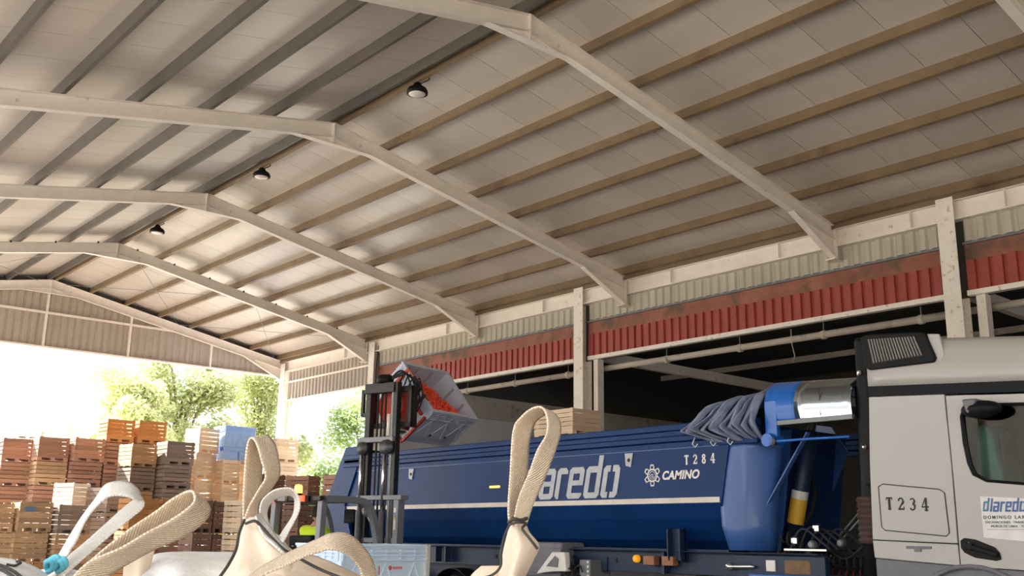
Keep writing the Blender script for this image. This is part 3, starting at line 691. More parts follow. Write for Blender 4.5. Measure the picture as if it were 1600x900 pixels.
# stencil numerals
def strokes(pts, w, m, x, y0, z0, s):
    pts = [Vector((p[0], p[1])) for p in pts]
    for ki, (a, b) in enumerate(zip(pts[:-1], pts[1:])):
        d = (b-a).normalized(); n = Vector((-d.y, d.x))*w/2; e = d*w*.25
        q = [a-e+n, b+e+n, b+e-n, a-e-n]
        strokes.k += 1; m.prism([(x, y0-p.x*s, z0+p.y*s) for p in q], (-.002-.0003*(strokes.k % 9), 0, 0))
strokes.k = 0
def arc(cx, cy, rx, ry, a0, a1, n=8): return [(cx+rx*cos(R(a0+(a1-a0)*i/n)), cy+ry*sin(R(a0+(a1-a0)*i/n))) for i in range(n+1)]
STN = {'T': [([(0.3, 0), (.3, .92)], .2), ([(.08, .93), (.52, .93)], .12), ([(.05, .78), (.06, .95)], .07), ([(.55, .78), (.54, .95)], .07), ([(.18, .04), (.42, .04)], .08)],
 '2': [(arc(.3, .70, .2, .24, 170, 20), .12), (arc(.3, .70, .2, .24, 0, -60, 4), .18), ([(.36, .46), (.12, .1)], .12), ([(.08, .06), (.52, .06)], .14), ([(.54, .06), (.54, .25)], .06)],
 '8': [(arc(.3, .74, .15, .18, 100, 260), .15), (arc(.3, .74, .15, .18, 80, -80), .15), (arc(.3, .26, .18, .22, 100, 260), .16), (arc(.3, .26, .18, .22, 80, -80), .16)],
 '4': [([(.40, 0), (.40, .42)], .17), ([(.40, .52), (.40, .98)], .17), ([(.34, .95), (.06, .36)], .08), ([(.04, .30), (.30, .30)], .11), ([(.48, .30), (.6, .30)], .11), ([(.26, .04), (.54, .04)], .08)],
 '3': [(arc(.27, .74, .18, .20, 150, 10), .1), (arc(.27, .74, .18, .20, 0, -70, 5), .15), (arc(.26, .28, .2, .24, 75, 0, 5), .16), (arc(.26, .28, .2, .24, -12, -150), .12)],
 'C': [(arc(.3, .5, .25, .42, 60, 300), .16)], 'L': [([(.1, 0), (.1, 1)], .2), ([(.1, .06), (.5, .06)], .14)]}
def stencil(txt, y, z, s, step, x, material, root, drop=0):
    for i, ch in enumerate(txt):
        m = MB()
        for pts, w in STN[ch]: strokes(pts, w, m, x, y-i*step, z-drop*i, s)
        A(m.build('numeral', material), root)
stencil('T284', 8.255, 2.545, .115, .135, X0-.001, white_s, T)
# six-lobed gear emblem with letters
m = MB(); cy, cz, r0 = 8.79, 2.43, .115
def ring(m, cy, cz, ro, ri, x, n=24):
    for i in range(n):
        a, b = 2*pi*i/n, 2*pi*(i+1)/n
        m.prism([(x, cy-ro*cos(a), cz+ro*sin(a)), (x, cy-ro*cos(b), cz+ro*sin(b)), (x, cy-ri*cos(b), cz+ri*sin(b)), (x, cy-ri*cos(a), cz+ri*sin(a))], (-.002, 0, 0))
ring(m, cy, cz, .085, .066, X0-.001); ring(m, cy, cz, .052, .045, X0-.001)
for k in range(6):
    a = pi/2+k*pi/3; u = Vector((-cos(a), sin(a))); n = Vector((-u.y, u.x)); c = Vector((cy, cz))
    def pt(r, s): q = c+u*r+n*s; return (X0-.001, q.x, q.y)
    m.prism([pt(.08, .038), pt(.13, .030), pt(.13, .018), pt(.08, .024)], (-.002, 0, 0)); m.prism([pt(.08, -.024), pt(.13, -.018), pt(.13, -.030), pt(.08, -.038)], (-.002, 0, 0))
    m.prism([pt(.12, .032), pt(.138, .024), pt(.138, -.024), pt(.12, -.032)], (-.002, 0, 0))
A(m.build('gear_emblem', white_s), T)
for i, ch in enumerate('CL'):
    m = MB()
    for pts, w in STN[ch]: strokes(pts, w, m, X0-.001, 8.815-i*.03, 2.402, .045 if i else .045)
    A(m.build('emblem_letter', white_s), T)

# ------------------------------------------------------------------ TRUCK CAB
C = empty('truck', (11.2, 4.5, 0)); tag(C, 'white truck tractor with black roof grille and stencilled number, at the right edge', 'truck')
XC = 10.0
def zs(y, z0, k): return z0 - k*(5.7-y)      # gently falling lines of the cab side
# inner dark shell and far side
A(MB().box(XC+.06, XC+.10, 3.2, 5.68, 1.3, 2.1).box(XC+.06, XC+.10, 4.76, 5.68, 2.1, 3.1).build('inner_liner', seam_m), C)
def side_plate(name, poly, material, x=XC, th=.05, bevel=.008, root=C):
    return A(MB().prism([(x, y, z) for y, z in poly], (th, 0, 0)).build(name, material, bevel=bevel, seg=2), root)
YF = 3.25
side_plate('rear_side_panel', [(5.70, 3.15), (5.74, 2.5), (5.77, 1.66), (4.865, 1.63), (4.858, 2.4), (4.868, 3.10)], white_cab)
side_plate('sill_panel', [(5.77, 1.652), (5.76, 1.475), (4.86, 1.42), (4.865, 1.622)], white_cab)
# roof upper side band with rounded roof
P = []
for t in range(13):
    y = 5.69 + (YF-5.69)*t/12; top = 3.78 - .115*(5.69-y)
    zb = zs(y, 3.262, .066)
    row = [(XC+.0, y, zb), (XC, y, zb+.2*(top-zb)), (XC+.01, y, top-.14), (XC+.05, y, top-.05), (XC+.13, y, top-.005), (XC+.4, y, top+.04), (XC+1.2, y, top+.07), (XC+2.0, y, top+.04), (XC+2.3, y, top-.02), (XC+2.4, y, top-.15), (XC+2.4, y, zb)]
    P.append(row)
A(MB().grid(P).build('roof', white_cab, smooth=True, solid=.03, recalc=False), C)
side_plate('black_band', [(5.70, 3.262), (5.70, 3.155), (YF, 2.99), (YF, 3.10)], black, x=XC-.004, bevel=.004)
# door with window opening
def plate_hole(name, outer, inner, material, x=XC, th=.05):
    m = MB(); n = len(outer)
    for i in range(n):
        j = (i+1) % n
        m.prism([(x, *outer[i]), (x, *outer[j]), (x, *inner[j]), (x, *inner[i])], (th, 0, 0))
    me = m.build(name, material); bm = bmesh.new(); bm.from_mesh(me.data); bmesh.ops.remove_doubles(bm, verts=bm.verts, dist=.0005)
    bad = [f for f in bm.faces if len([g for g in bm.faces if g is not f and set(v.index for v in g.verts) == set(v.index for v in f.verts)])]
    bmesh.ops.delete(bm, geom=bad, context='FACES_ONLY'); bmesh.ops.recalc_face_normals(bm, faces=bm.faces); bm.to_mesh(me.data); bm.free()
    return A(me, C)
outer = [(4.85, 3.08), (4.85, 2.8), (4.846, 2.45), (4.844, 2.2), (4.846, 1.8), (4.85, 1.42), (4.3, 1.40), (3.6, 1.36), (3.3, 1.36), (3.3, 2.2), (3.3, 2.6), (3.35, 2.90), (3.5, 2.985), (4.1, 3.03), (4.4, 3.05), (4.65, 3.07)]
inner = [(4.66, 2.97), (4.71, 2.86), (4.705, 2.60), (4.68, 2.40), (4.64, 2.29), (4.52, 2.225), (4.30, 2.20), (3.75, 2.14), (3.50, 2.14), (3.48, 2.3), (3.5, 2.5), (3.62, 2.75), (3.75, 2.88), (4.05, 2.93), (4.35, 2.95), (4.55, 2.97)]
door = plate_hole('door', outer, inner, white_cab)
rubb = MB().tube([(XC-.002, y, z) for y, z in catmull([(0, *p) for p in inner]+[(0, *inner[0])], 1) and inner+[inner[0]]], .016, 6); A(rubb.build('window_seal', black), C)
A(MB().prism([(XC+.02, y, z) for y, z in inner], (.006, 0, 0)).build('window_glass', glass_m), C)
# cab interior and far wall
side_in = mat('cab_interior', (.018, .019, .016), .8)
A(MB().box(XC+.1, XC+2.3, 5.60, 5.66, 1.4, 3.4).box(XC+.1, XC+2.3, 3.3, 5.6, 1.35, 1.4).box(XC+2.32, XC+2.4, 3.2, 5.69, 1.35, 3.3).box(XC+.1, XC+2.3, 3.3, 5.6, 3.1, 3.14).build('cab_lining', side_in), C)
A(MB().box(XC+2.20, XC+2.31, 3.5, 4.6, 2.75, 3.0).build('far_window_reflection', mat('olive_reflection', (.06, .06, .04), .8)), C)  # olive block painted in for the reflection in the window
A(MB().box(XC+.2, XC+2.3, 5.66, 5.69, 1.35, 3.2).build('rear_wall', white_cab, bevel=.02), C)
teal = mat('teal_seat', (.10, .24, .24), .8, bump=.3, bscale=60); dteal = mat('dark_seat', (.03, .05, .055), .8)
for xs in (XC+.55, XC+1.75):
    m = MB(); m.prism([(xs-.26, 4.72, 2.15), (xs-.26, 4.66, 1.85), (xs-.26, 4.42, 1.88), (xs-.26, 4.52, 2.4), (xs-.26, 4.58, 2.78), (xs-.26, 4.70, 2.82), (xs-.26, 4.74, 2.6)], (.52, 0, 0)); A(m.build('seat_back', teal, bevel=.05, seg=3), C)
    A(MB().box(xs-.15, xs+.15, 4.50, 4.55, 2.1, 2.72).build('seat_insert', dteal, bevel=.02), C)
    A(MB().box(xs-.25, xs+.25, 4.0, 4.6, 1.75, 1.92).box(xs-.15, xs+.15, 4.1, 4.5, 1.40, 1.76).build('seat_cushion', teal, bevel=.04), C)
# mirror bracket on the door top
m = MB(); m.prism([(XC-.22, 4.60, 3.0), (XC-.22, 4.45, 3.0), (XC-.22, 4.50, 2.86), (XC-.22, 4.56, 2.86)], (.25, 0, 0)); A(m.build('mirror_arm', fend_gr, bevel=.02), C)
me_ = MB(); 
P = []
for i in range(9):
    a = pi*i/8; row = []
    for j in range(17):
        b = 2*pi*j/16; row.append((XC-.12+.13*sin(a)*cos(b)*.9, 4.45+.20*sin(a)*sin(b), 2.90-.0+.085*cos(a)))
    P.append(row)
A(MB().grid(P).build('mirror_housing', black, smooth=True), C)
A(MB().box(XC-.04, XC, 3.3, 3.98, 2.1, 2.98).build('mirror_main', black, bevel=.04, seg=3), C)
# grille on the roof side
gf = [(5.72, 3.80), (5.65, 3.82), (5.05, 3.765), (4.99, 3.73), (4.90, 3.47), (4.93, 3.43), (5.65, 3.43), (5.70, 3.47)]
A(MB().prism([(XC-.05, y, z) for y, z in gf], (.09, 0, 0)).build('grille_frame', black, bevel=.015, seg=3), C)
grv = mat('grille_slat', (.22, .21, .20), .5)
A(MB().prism([(XC-.056, y, z) for y, z in [(5.63, 3.765), (5.10, 3.72), (5.02, 3.51), (5.60, 3.49)]], (.004, 0, 0)).build('grille_recess', seam_m), C)
for k in range(17):
    t = k/16; ya = 5.62+(5.11-5.62)*t; yb = 5.575+(5.04-5.575)*t; za = 3.76+(3.72-3.76)*t; zb = 3.50+(3.515-3.50)*t
    A(MB().bar((XC-.062, ya, za), (XC-.062, yb, zb), .012, .010, (1, 0, 0)).build('grille_slat', grv), C)
A(MB().prism([(XC-.012, y, z) for y, z in [(4.99, 3.74), (4.86, 3.72), (4.82, 3.50), (4.86, 3.44), (4.93, 3.44)]], (.03, 0, 0)).build('grille_fairing', white_cab, bevel=.01), C)
# hatch outline, numerals, catch, handle
hp = [(5.66, 2.20), (5.61, 2.225), (5.00, 2.155), (4.95, 2.12), (4.935, 1.73), (4.97, 1.70), (5.62, 1.755), (5.655, 1.79)]
A(MB().tube([(XC-.001, y, z) for y, z in hp+[hp[0]]], .0055, 5).build('hatch_groove', seam_m), C)
A(MB().prism([(XC-.004, y, z) for y, z in [(5.65, 2.195), (5.61, 2.215), (5.00, 2.147), (4.957, 2.115), (4.942, 1.735), (4.97, 1.708), (5.61, 1.762), (5.648, 1.795)]], (.004, 0, 0)).build('storage_hatch', white_cab), C)
ink = mat('black_ink', (.03, .025, .022), .7, var=.3, scale=40)
stencil('T234', 5.585, 1.965, .125, .128, XC-.005, ink, C, drop=.006)
m = MB().box(XC-.012, XC, 5.13, 5.40, 1.575, 1.60); m.box(XC-.02, XC-.0, 5.24, 5.31, 1.545, 1.58); A(m.build('hatch_latch', fend_gr, bevel=.004), C)
hd = [(4.83, 1.66), (4.79, 1.685), (4.68, 1.67), (4.50, 1.60), (4.46, 1.55), (4.45, 1.49), (4.50, 1.475), (4.70, 1.50), (4.80, 1.545), (4.83, 1.59)]
A(MB().prism([(XC-.012, y, z) for y, z in hd], (.015, 0, 0)).build('handle_recess', black, bevel=.005), C)
A(MB().bar((XC-.04, 4.72, 1.60), (XC-.04, 4.47, 1.53), .03, .045, (0, 0, 1)).bar((XC-.03, 4.77, 1.61), (XC-.03, 4.70, 1.60), .035, .07).build('door_handle', black, bevel=.01), C)
A(MB().lathe([(.012, -.02), (.012, 0)], (XC-.012, 4.74, 1.632), 'x', 10).build('door_lock', chrome), C)
# sticker with writing on the door
A(MB().prism([(XC-.002, y, z) for y, z in [(4.60, 2.08), (3.75, 2.02), (3.75, 1.62), (4.60, 1.69)]], (.002, 0, 0)).build('door_sticker', mat('sticker_white', (.72, .70, .68), .4)), C)
st_t = mat('teal_letters', (.05, .19, .30), .5, var=.15, scale=10); st_b = mat('blue_letters', (.05, .12, .34), .5)
st_k = mat('dark_letters', (.08, .09, .12), .6)
block_word('d', 4.585, 1.935, .095, .80, .25, XC-.0045, st_t, C, gap=.16)
block_word('laredo', 4.515, 1.930, .095, .80, .25, XC-.0045, st_b, C, gap=.16)
side_text('DOMINGO LAREDO', .042, 4.585, 1.865, XC-.004, st_k, C, space=1.45, bold=.001)
side_text('EXCAVACIONES · TRANSPORTES', .032, 4.57, 1.822, XC-.004, st_k, C)
side_text('MUROS DE OBRA · TUNELES', .032, 4.52, 1.785, XC-.004, st_k, C)
A(MB().box(XC-.0045, XC-.002, 3.85, 4.56, 1.765, 1.768).build('print_line', st_k), C)
# lower grey skirt, fender, wheels, bumper
side_plate('skirt', [(5.76, 1.47), (4.86, 1.415), (3.3, 1.35), (3.3, 1.15), (5.76, 1.15)], fend_gr, x=XC+.02)
P = [[(x, 4.75+.72*cos(a)*1.02, .62+.80*sin(a)) for x in (XC-.03, XC+.40)] for a in [pi*(.04+.92*k/20) for k in range(21)]]
A(MB().grid(P).build('fender', fend_gr, solid=.04, smooth=True, recalc=False), C)
for y in (4.75,):
    for x in (XC+.2, XC+2.2): wheel('wheel', x, y, .52, .36, C, steel_gr)
for x in (XC+.3, XC+2.1): wheel('wheel', x, 8.35 if False else 8.1, .5, .5, C, steel_gr)
A(MB().box(XC+.85, XC+.95, 3.4, 8.8, .72, .98).box(XC+1.45, XC+1.55, 3.4, 8.8, .72, .98).box(XC+.4, XC+2.0, 8.02, 8.18, .45, .6).box(XC+.4, XC+2.0, 4.67, 4.83, .45, .6).build('truck_frame', black_steel), C)
A(MB().box(XC+.75, XC+1.65, 7.6, 8.5, .98, 1.2).build('coupling_plate', black_steel), C)
A(MB().box(XC+.0, XC+2.4, 3.15, 3.3, .4, 3.5).build('cab_front', white_cab, bevel=.08, seg=3), C)
A(MB().box(XC+.05, XC+2.35, 3.25, 5.65, 1.15, 1.36).build('cab_floor', black_steel), C)
# intake snorkel behind the cab
m = MB(); m.tube([(XC+.12, 5.86, 1.2), (XC+.12, 5.84, 2.0), (XC+.12, 5.80, 3.3), (XC+.13, 5.78, 3.62), (XC+.2, 5.75, 3.78)], .09, 18)
A(m.build('intake_pipe', black, smooth=True), C)
A(MB().box(XC+.02, XC+.5, 5.70, 5.86, 2.2, 3.82).build('side_deflector', black, bevel=.05, seg=3), C)
for z in (3.42, 2.62): A(MB().lathe([(.02, 0), (.03, -.03), (.01, -.05)], (XC+.02, 5.79, z), 'x', 10).build('deflector_bolt', chrome), C)
m = MB()
prof = []
for k in range(17): prof.append((.135 if k % 2 else .115, 1.62+.03*k))
m.lathe(prof, (XC+.12, 5.85, 0), 'z', 22); A(m.build('bellows', mat('brown_rubber', (.07, .04, .035), .6)), C)
# air and electric lines between cab and trailer
rr_ = random.Random(11)
def coil(a, b, r, turns, wr, material, name):
    a, b = Vector(a), Vector(b); d = b-a; u = d.normalized(); p = u.cross(Vector((0, 0, 1))).normalized(); q = u.cross(p); n = int(turns*10)
    pts = [a+d*(i/n)+(p*cos(2*pi*turns*i/n)+q*sin(2*pi*turns*i/n))*r+Vector((0, 0, -.15*sin(pi*i/n))) for i in range(n+1)]
    return A(MB().tube(pts, wr, 5).build(name, material, smooth=True), C)
coil((10.5, 7.2, 1.70), (10.6, 5.9, 1.45), .07, 16, .012, rubber, 'coiled_hose'); coil((10.7, 7.15, 1.6), (10.8, 5.9, 1.42), .06, 15, .011, rubber, 'coiled_hose')
coil((10.35, 7.15, 1.52), (10.5, 5.95, 1.33), .06, 15, .011, mat('dark_red_hose', (.12, .02, .015), .5), 'coiled_hose')
for k in range(6):
    p = Vector((10.3+.12*k, 7.0-.04*k, 1.5)); pts = [p, p+Vector((.05, -.15, .25+.05*rr_.random())), p+Vector((.1, -.35-.1*rr_.random(), .1)), p+Vector((.2, -.6, -.05)), p+Vector((.3, -.9, .2))]
    A(MB().tube(catmull(pts, 5), .014, 6).build('air_hose', rubber, smooth=True), C)
for k, (y, z) in enumerate(((6.95, 1.64), (6.75, 1.60), (6.72, 1.78), (6.85, 1.5), (6.6, 1.46), (6.5, 1.62))):
    m = MB().lathe([(.03, -.05), (.045, -.03), (.045, .03), (.025, .05)], (10.35+.05*k, y, z), 'x' if k % 2 else 'z', 12); A(m.build('coupling', steel_gr if k % 2 else chrome, smooth=False), T)
A(MB().box(10.2, 10.8, 6.45, 7.0, 1.53, 1.55).build('coupling_bracket', chrome), T)
A(MB().tube([(11.2, 6.9, 1.7), (11.1, 5.9, 2.6)], .012, 6).tube([(11.0, 6.75, 1.65), (11.0, 5.85, 2.5)], .012, 6).build('stay_rod', steel_gr), C)
A(MB().box(10.4, 12.1, 5.95, 6.05, 1.35, 2.1).build('catwalk_frame', black_steel), C)
blk = MB().box(-.09, .09, -.17, .17, 0, .16).build('wooden_block', mat('brown_block', (.20, .12, .06), .8, var=.25), loc=(10.08, 6.70, 1.27), bevel=.02); tag(blk, 'brown wooden block lying on the trailer neck between trailer and cab', 'block')
sp_ = MB().box(10.04, 10.12, 6.58, 6.66, 1.45, 1.455).build('block_strap', steel_gr, blk); sp_.location = (-10.08, -6.62, -1.275)

# ------------------------------------------------------------------ plastic bins
def bin_parts(root, L_, W_, H_, outer_m, inner_m, hang=None):
    """open plastic pallet box in local coordinates: u 0..L_, v 0..W_, up 0..H_; each wall a part"""
    t = .035; z0 = .13
    def wall(name, x0, x1, y0, y1, nx, ny):
        m = MB().box(x0, x1, y0, y1, z0, H_)
        o = m.build(name, outer_m, root, bevel=.006)
        # vertical ribs and a ribbed top band on the outside
        L = (x1-x0) if abs(ny) else (y1-y0); n = 6
        rb = MB()
        for k in range(n+1):
            a = k/n*L; w = .018
            if ny: xx = min(max(x0+a, x0+w), x1-w); y = y1 if ny > 0 else y0; rb.box(xx-w/2, xx+w/2, min(y, y+ny*.02), max(y, y+ny*.02), H_-.16, H_-.05)
            else: yy = min(max(y0+a, y0+w), y1-w); x = x1 if nx > 0 else x0; rb.box(min(x, x+nx*.02), max(x, x+nx*.02), yy-w/2, yy+w/2, H_-.16, H_-.05)
        for zz in (H_-.17, H_-.12, H_-.08, H_-.03):
            if ny: y = y1 if ny > 0 else y0; rb.box(x0, x1, min(y, y+ny*.025), max(y, y+ny*.025), zz-.008, zz+.008)
            else: x = x1 if nx > 0 else x0; rb.box(min(x, x+nx*.025), max(x, x+nx*.025), y0, y1, zz-.008, zz+.008)
        # shallow diagonal stiffeners
        if ny:
            y = y1 if ny > 0 else y0
            for k in range(3):
                a0 = x0+L*(k+.1)/3; a1 = x0+L*(k+.9)/3; rb.bar((a0, y+ny*.004, z0+.06), ((a0+a1)/2, y+ny*.004, H_-.2), .012, .012, (0, 1, 0)); rb.bar((a1, y+ny*.004, z0+.06), ((a0+a1)/2, y+ny*.004, H_-.2), .012, .012, (0, 1, 0))
        rb.build('rib_band', outer_m, o)
    wall('bin_wall', 0, L_, 0, t, 0, -1); wall('bin_wall', 0, L_, W_-t, W_, 0, 1)
    wall('bin_wall', 0, t, t, W_-t, -1, 0); wall('bin_wall', L_-t, L_, t, W_-t, 1, 0)
    MB().box(t, L_-t, t, W_-t, z0, z0+.03).build('bin_floor', inner_m, root)
    for x in (0, L_-.09):
        for y in (0, W_-.09): MB().box(x-.008, x+.098, y-.008, y+.098, z0, H_).build('corner_post', outer_m, root, bevel=.012) if False else None
    for x in (-.008, L_-.052):
        for y in (-.008, W_-.052): MB().box(x, x+.06, y, y+.06, z0, H_+.006).build('corner_post', outer_m, root, bevel=.012)
    m = MB(); m.box(-.02, L_+.02, -.02, .045, H_-.02, H_+.01); m.box(-.02, L_+.02, W_-.045, W_+.02, H_-.02, H_+.01); m.box(-.02, .045, .045, W_-.045, H_-.02, H_+.01); m.box(L_-.045, L_+.02, .045, W_-.045, H_-.02, H_+.01)
    m.build('rim', outer_m, root, bevel=.004)
    for y in (.02, W_/2-.06, W_-.14): MB().box(.03, L_-.03, y, y+.12, 0, z0).build('skid', outer_m, root, bevel=.006)
    # inner panel ribs
    ib = MB()
    for k in (1, 2): 
        ib.box(L_*k/3-.02, L_*k/3+.02, t, t+.02, z0+.03, H_-.05); ib.box(L_*k/3-.02, L_*k/3+.02, W_-t-.02, W_-t, z0+.03, H_-.05); ib.box(L_-t-.02, L_-t, W_*k/3-.02, W_*k/3+.02, z0+.03, H_-.05)
    ib.build('inner_rib', inner_m, root)

# the bin being tipped over the trailer (tilted about the forklift's long axis)
PHI = R(14.43); RHO = R(51.57)
hv = Vector((cos(PHI), sin(PHI), 0)); sv = Vector((-sin(PHI), cos(PHI), 0)); Zv = Vector((0, 0, 1))
vv = -sv*cos(RHO) - Zv*sin(RHO); wv = sv*sin(RHO) - Zv*cos(RHO)      # v across the rim (downwards), w from rim to bottom
P4 = Vector((9.815, 13.307, 3.615)); BL, BW, BH = 1.2, 1.1, .76
org = P4 + wv*BH                       # lower near corner of the bin's base
TB = empty('tilted_bin'); tag(TB, 'grey plastic pallet bin tipped sideways over the trailer, half full of tomatoes', 'bin')
Mx = Matrix((( hv.x, -vv.x, -wv.x, org.x), (hv.y, -vv.y, -wv.y, org.y), (hv.z, -vv.z, -wv.z, org.z), (0, 0, 0, 1)))
TB.matrix_world = Mx
bin_parts(TB, BL, BW, BH, bin_grey, bin_in)
# two small dark marks on the outer face
for u in (.45, .85):
    m = MB().box(u-.02, u+.02, -.012, 0, .20, .25); m.build('stamp', seam_m, TB)

# tomatoes: piled on the low side of the tilted bin
tom_m = mat('tomato_red', (.85, .07, .02), .3, var=.2, scale=12, objvar=.25, coat=.3)
tom_g = mat('tomato_stem', (.10, .16, .03), .7)
def tomato_mesh():
    bm = bmesh.new(); bmesh.ops.create_icosphere(bm, subdivisions=2, radius=.026)
    for v in bm.verts:
        v.co.z *= .86; r = math.hypot(v.co.x, v.co.y)
        if v.co.z > 0 and r < .012: v.co.z -= .006
    me = bpy.data.meshes.new('tomato'); bm.to_mesh(me); bm.free(); me.shade_smooth(); me.materials.append(tom_m); return me
tme = tomato_mesh()
rt = random.Random(3); Mi = Mx
pts = []
def heap(u, v):
    # depth of the pile below the rim plane: full against the low rim, sinking beyond a slanting crest
    vm = max(.04, .88*(1-(max(0, u-.03)/.84)**1.7)) if u < .86 else .04
    if v <= vm: return .015+.05*(v/vm)+.02*sin(9*u+4)*sin(8*v)
    return .065+(v-vm)*1.3
for tries in range(40000):
    if len(pts) >= 296: break
    u = rt.uniform(.055, .92); v = rt.uniform(.055, .95)
    d = heap(u, v)+rt.uniform(-.012, .012)
    if d > BH-.2: continue
    w = Mi @ Vector((u, v, BH-d))
    if any((w-q).length < .043 for q in pts): continue
    pts.append(w)
for i, w in enumerate(pts):
    o = inst(tme, 'tomato', None, w, (rt.uniform(0, 6), rt.uniform(0, 6), rt.uniform(0, 6)), (rt.uniform(.85, 1.15),)*3)
    tag(o, 'ripe red tomato heaped in the tilted grey bin', 'tomato', 'tomatoes in the tilted bin')
# the rest of the load under the surface
hp_ = MB(); rows = []
for i in range(25):
    u = .045+(BL-.09)*i/24; row = []
    for j in range(25):
        v = .045+(BW-.09)*j/24
        d = heap(u, v)+.030
        d = min(max(d, .02), BH-.17); row.append((u, v, BH-d))
    rows.append(row)
o = hp_.grid(rows).build('tomato_load', tom_m); o.matrix_world = Mx; tag(o, 'red tomato mass filling the tilted grey bin below the surface', 'tomatoes', kind='stuff')

# ------------------------------------------------------------------ FORKLIFT (local: x forward, y left, z up)
FM = Vector((8.95, 13.5, 0))
K = empty('forklift', FM, PHI); tag(K, 'grey forklift with raised black mast tipping a bin into the trailer', 'forklift')
def fk(m, name, material, parent=None, **k): return m.build(name, material, parent or K, **k)
# outer mast
sR, sL = -.44, .40
for s in (sR, sL-.09): fk(MB().box(-.02, .13, s, s+.10, .05, 2.24), 'outer_channel', fork_gr, bevel=.004)
fk(MB().box(-.04, .14, sR-.06, sL+.02, 2.17, 2.24), 'mast_cross_beam', fork_gr, bevel=.006)
fk(MB().box(-.0, .10, sR+.02, sL, 1.53, 1.60), 'mast_cross_beam', fork_gr)
fk(MB().box(-.0, .10, sR+.02, sL, .3, .42), 'mast_cross_beam', fork_gr)
# inner mast, raised
for s, w in ((sR+.13, .07), (sL-.15, .10)):
    fk(MB().box(.0, .11, s, s+w, 1.0, 4.0), 'inner_channel', black_steel, bevel=.004)
fk(MB().box(.0, .10, sR+.205, sR+.245, 1.4, 4.0), 'inner_channel', steel_gr)
fk(MB().box(-.03, .10, -.26, sL-.04, 3.84, 4.0), 'mast_head', black_steel, bevel=.01)
fk(MB().box(-.06, .10, -.30, .44, 3.06, 3.14), 'inner_cross_beam', fork_gr, bevel=.006)
m = MB(); m.box(.02, .07, .36, .46, 3.86, 3.92); m.box(.02, .07, .42, .47, 3.50, 3.92); m.box(.02, .07, .36, .46, 3.48, 3.54); fk(m, 'mast_guard', black_steel)
for s in (.36, -.12):
    fk(MB().tube([(-.03, s, .5), (-.03, s, 2.0)], .045, 14), 'lift_cylinder', steel_gr, smooth=True)
    fk(MB().tube([(-.03, s, 2.0), (-.03, s, 3.04)], .024, 14), 'lift_rod', chrome, smooth=True)
    fk(MB().lathe([(.11, -.03), (.12, 0), (.11, .03), (.05, .035)], (-.03, s-.02, 2.98), 'x', 24), 'chain_pulley', black_steel, smooth=True)
    fk(MB().box(-.02, -.0, s-.05, s-.02, 1.4, 3.0), 'lift_chain', black_steel)
fk(MB().lathe([(.11, -.03), (.12, 0), (.11, .03), (.05, .035)], (-.04, -.2, 2.98), 'x', 24), 'chain_pulley', black_steel, smooth=True)
for s in (.10, .02, -.06): fk(MB().tube([(.02, s, 1.3), (.02, s, 3.85)], .016, 8), 'hydraulic_hose', rubber, smooth=True)
fk(MB().tube([(.03, -.13, 3.16), (.03, -.13, 3.5)], .03, 10), 'pale_rod', cream, smooth=True)
fk(MB().tube(catmull([(-.05, .05, 1.78), (-.08, .12, 1.95), (-.08, .0, 2.02), (-.08, .06, 1.84), (-.06, -.05, 1.80)], 6), .014, 6), 'mast_hose', white_s, smooth=True)
for z, w, mm in ((1.98, .05, 'white_decal'), (1.72, .11, 'white_decal')): fk(MB().box(-.024, -.02, -.40, -.36, z, z+w*1.4), 'data_label', MATS[mm])
fk(MB().box(-.025, -.02, -.40, -.36, 1.87, 1.90), 'data_label', MATS['yellow_print'])
m = MB().lathe([(.05, -.02), (.13, 0), (.14, .07), (.10, .13), (.04, .14)], (.05, .0, 4.0), 'z', 20); fk(m, 'hose_reel', black, smooth=True)
for k in range(3): fk(MB().tube(catmull([(.05, -.1, 4.05), (.15, -.22-.05*k, 4.2-.03*k), (.3, -.3, 4.12), (.45, -.32-.05*k, 4.0), (.5, -.3, 3.85)], 6), .016, 6), 'reel_hose', rubber, smooth=True)
# carriage, rotator and fork clamp holding the bin
cs = .0
m = MB(); m.box(.14, .20, -.48, .34, 3.30, 3.38); m.box(.14, .20, -.48, .34, 3.86, 3.94); m.box(.14, .20, -.48, -.42, 3.3, 3.94); m.box(.14, .20, .28, .34, 3.3, 3.94); fk(m, 'carriage', black_steel, bevel=.005)
fk(MB().lathe([(.18, .20), (.26, .20), (.28, .24), (.28, .32), (.22, .34), (.05, .34)], (0, .0, 3.66), 'x', 28), 'rotator', red_paint, smooth=False)
fk(MB().box(.20, .32, -.46, -.40, 3.3, 3.95).box(.20, .34, -.48, .34, 3.92, 3.96), 'side_frame', black_steel)
# tilted clamp frame: in the bin's rotated axes
Mk = Matrix.Translation(Vector((FM.x, FM.y, 0))) @ Matrix.Rotation(PHI, 4, 'Z')
Mki = Mk.inverted()
def bl(u, v, w): return Mki @ (Mx @ Vector((u, v, w)))       # bin-local to forklift-local
def bbar(a, b, w, h, name, material): return fk(MB().bar(bl(*a), bl(*b), w, h, (1, 0, 0)), name, material, bevel=.004)
bbar((-.08, -.02, .0), (-.08, BW*.75, .0), .05, .05, 'clamp_bar', red_paint)
bbar((-.08, -.02, .03), (-.08, -.02, .62), .04, .05, 'clamp_bar', red_paint)
bbar((-.08, .50, .03), (-.08, .50, .62), .04, .05, 'clamp_bar', red_paint)
bbar((-.10, .05, .60), (-.10, .62, .60), .05, .06, 'clamp_bar', red_paint)
bbar((.0, .22, BH+.03), (-.02, .92, BH+.03), .03, .05, 'hold_down_plate', mat('orange_plate', (.50, .13, .04), .5))
bbar((-.08, .86, .3), (-.02, .90, BH+.03), .05, .06, 'clamp_arm', red_paint)
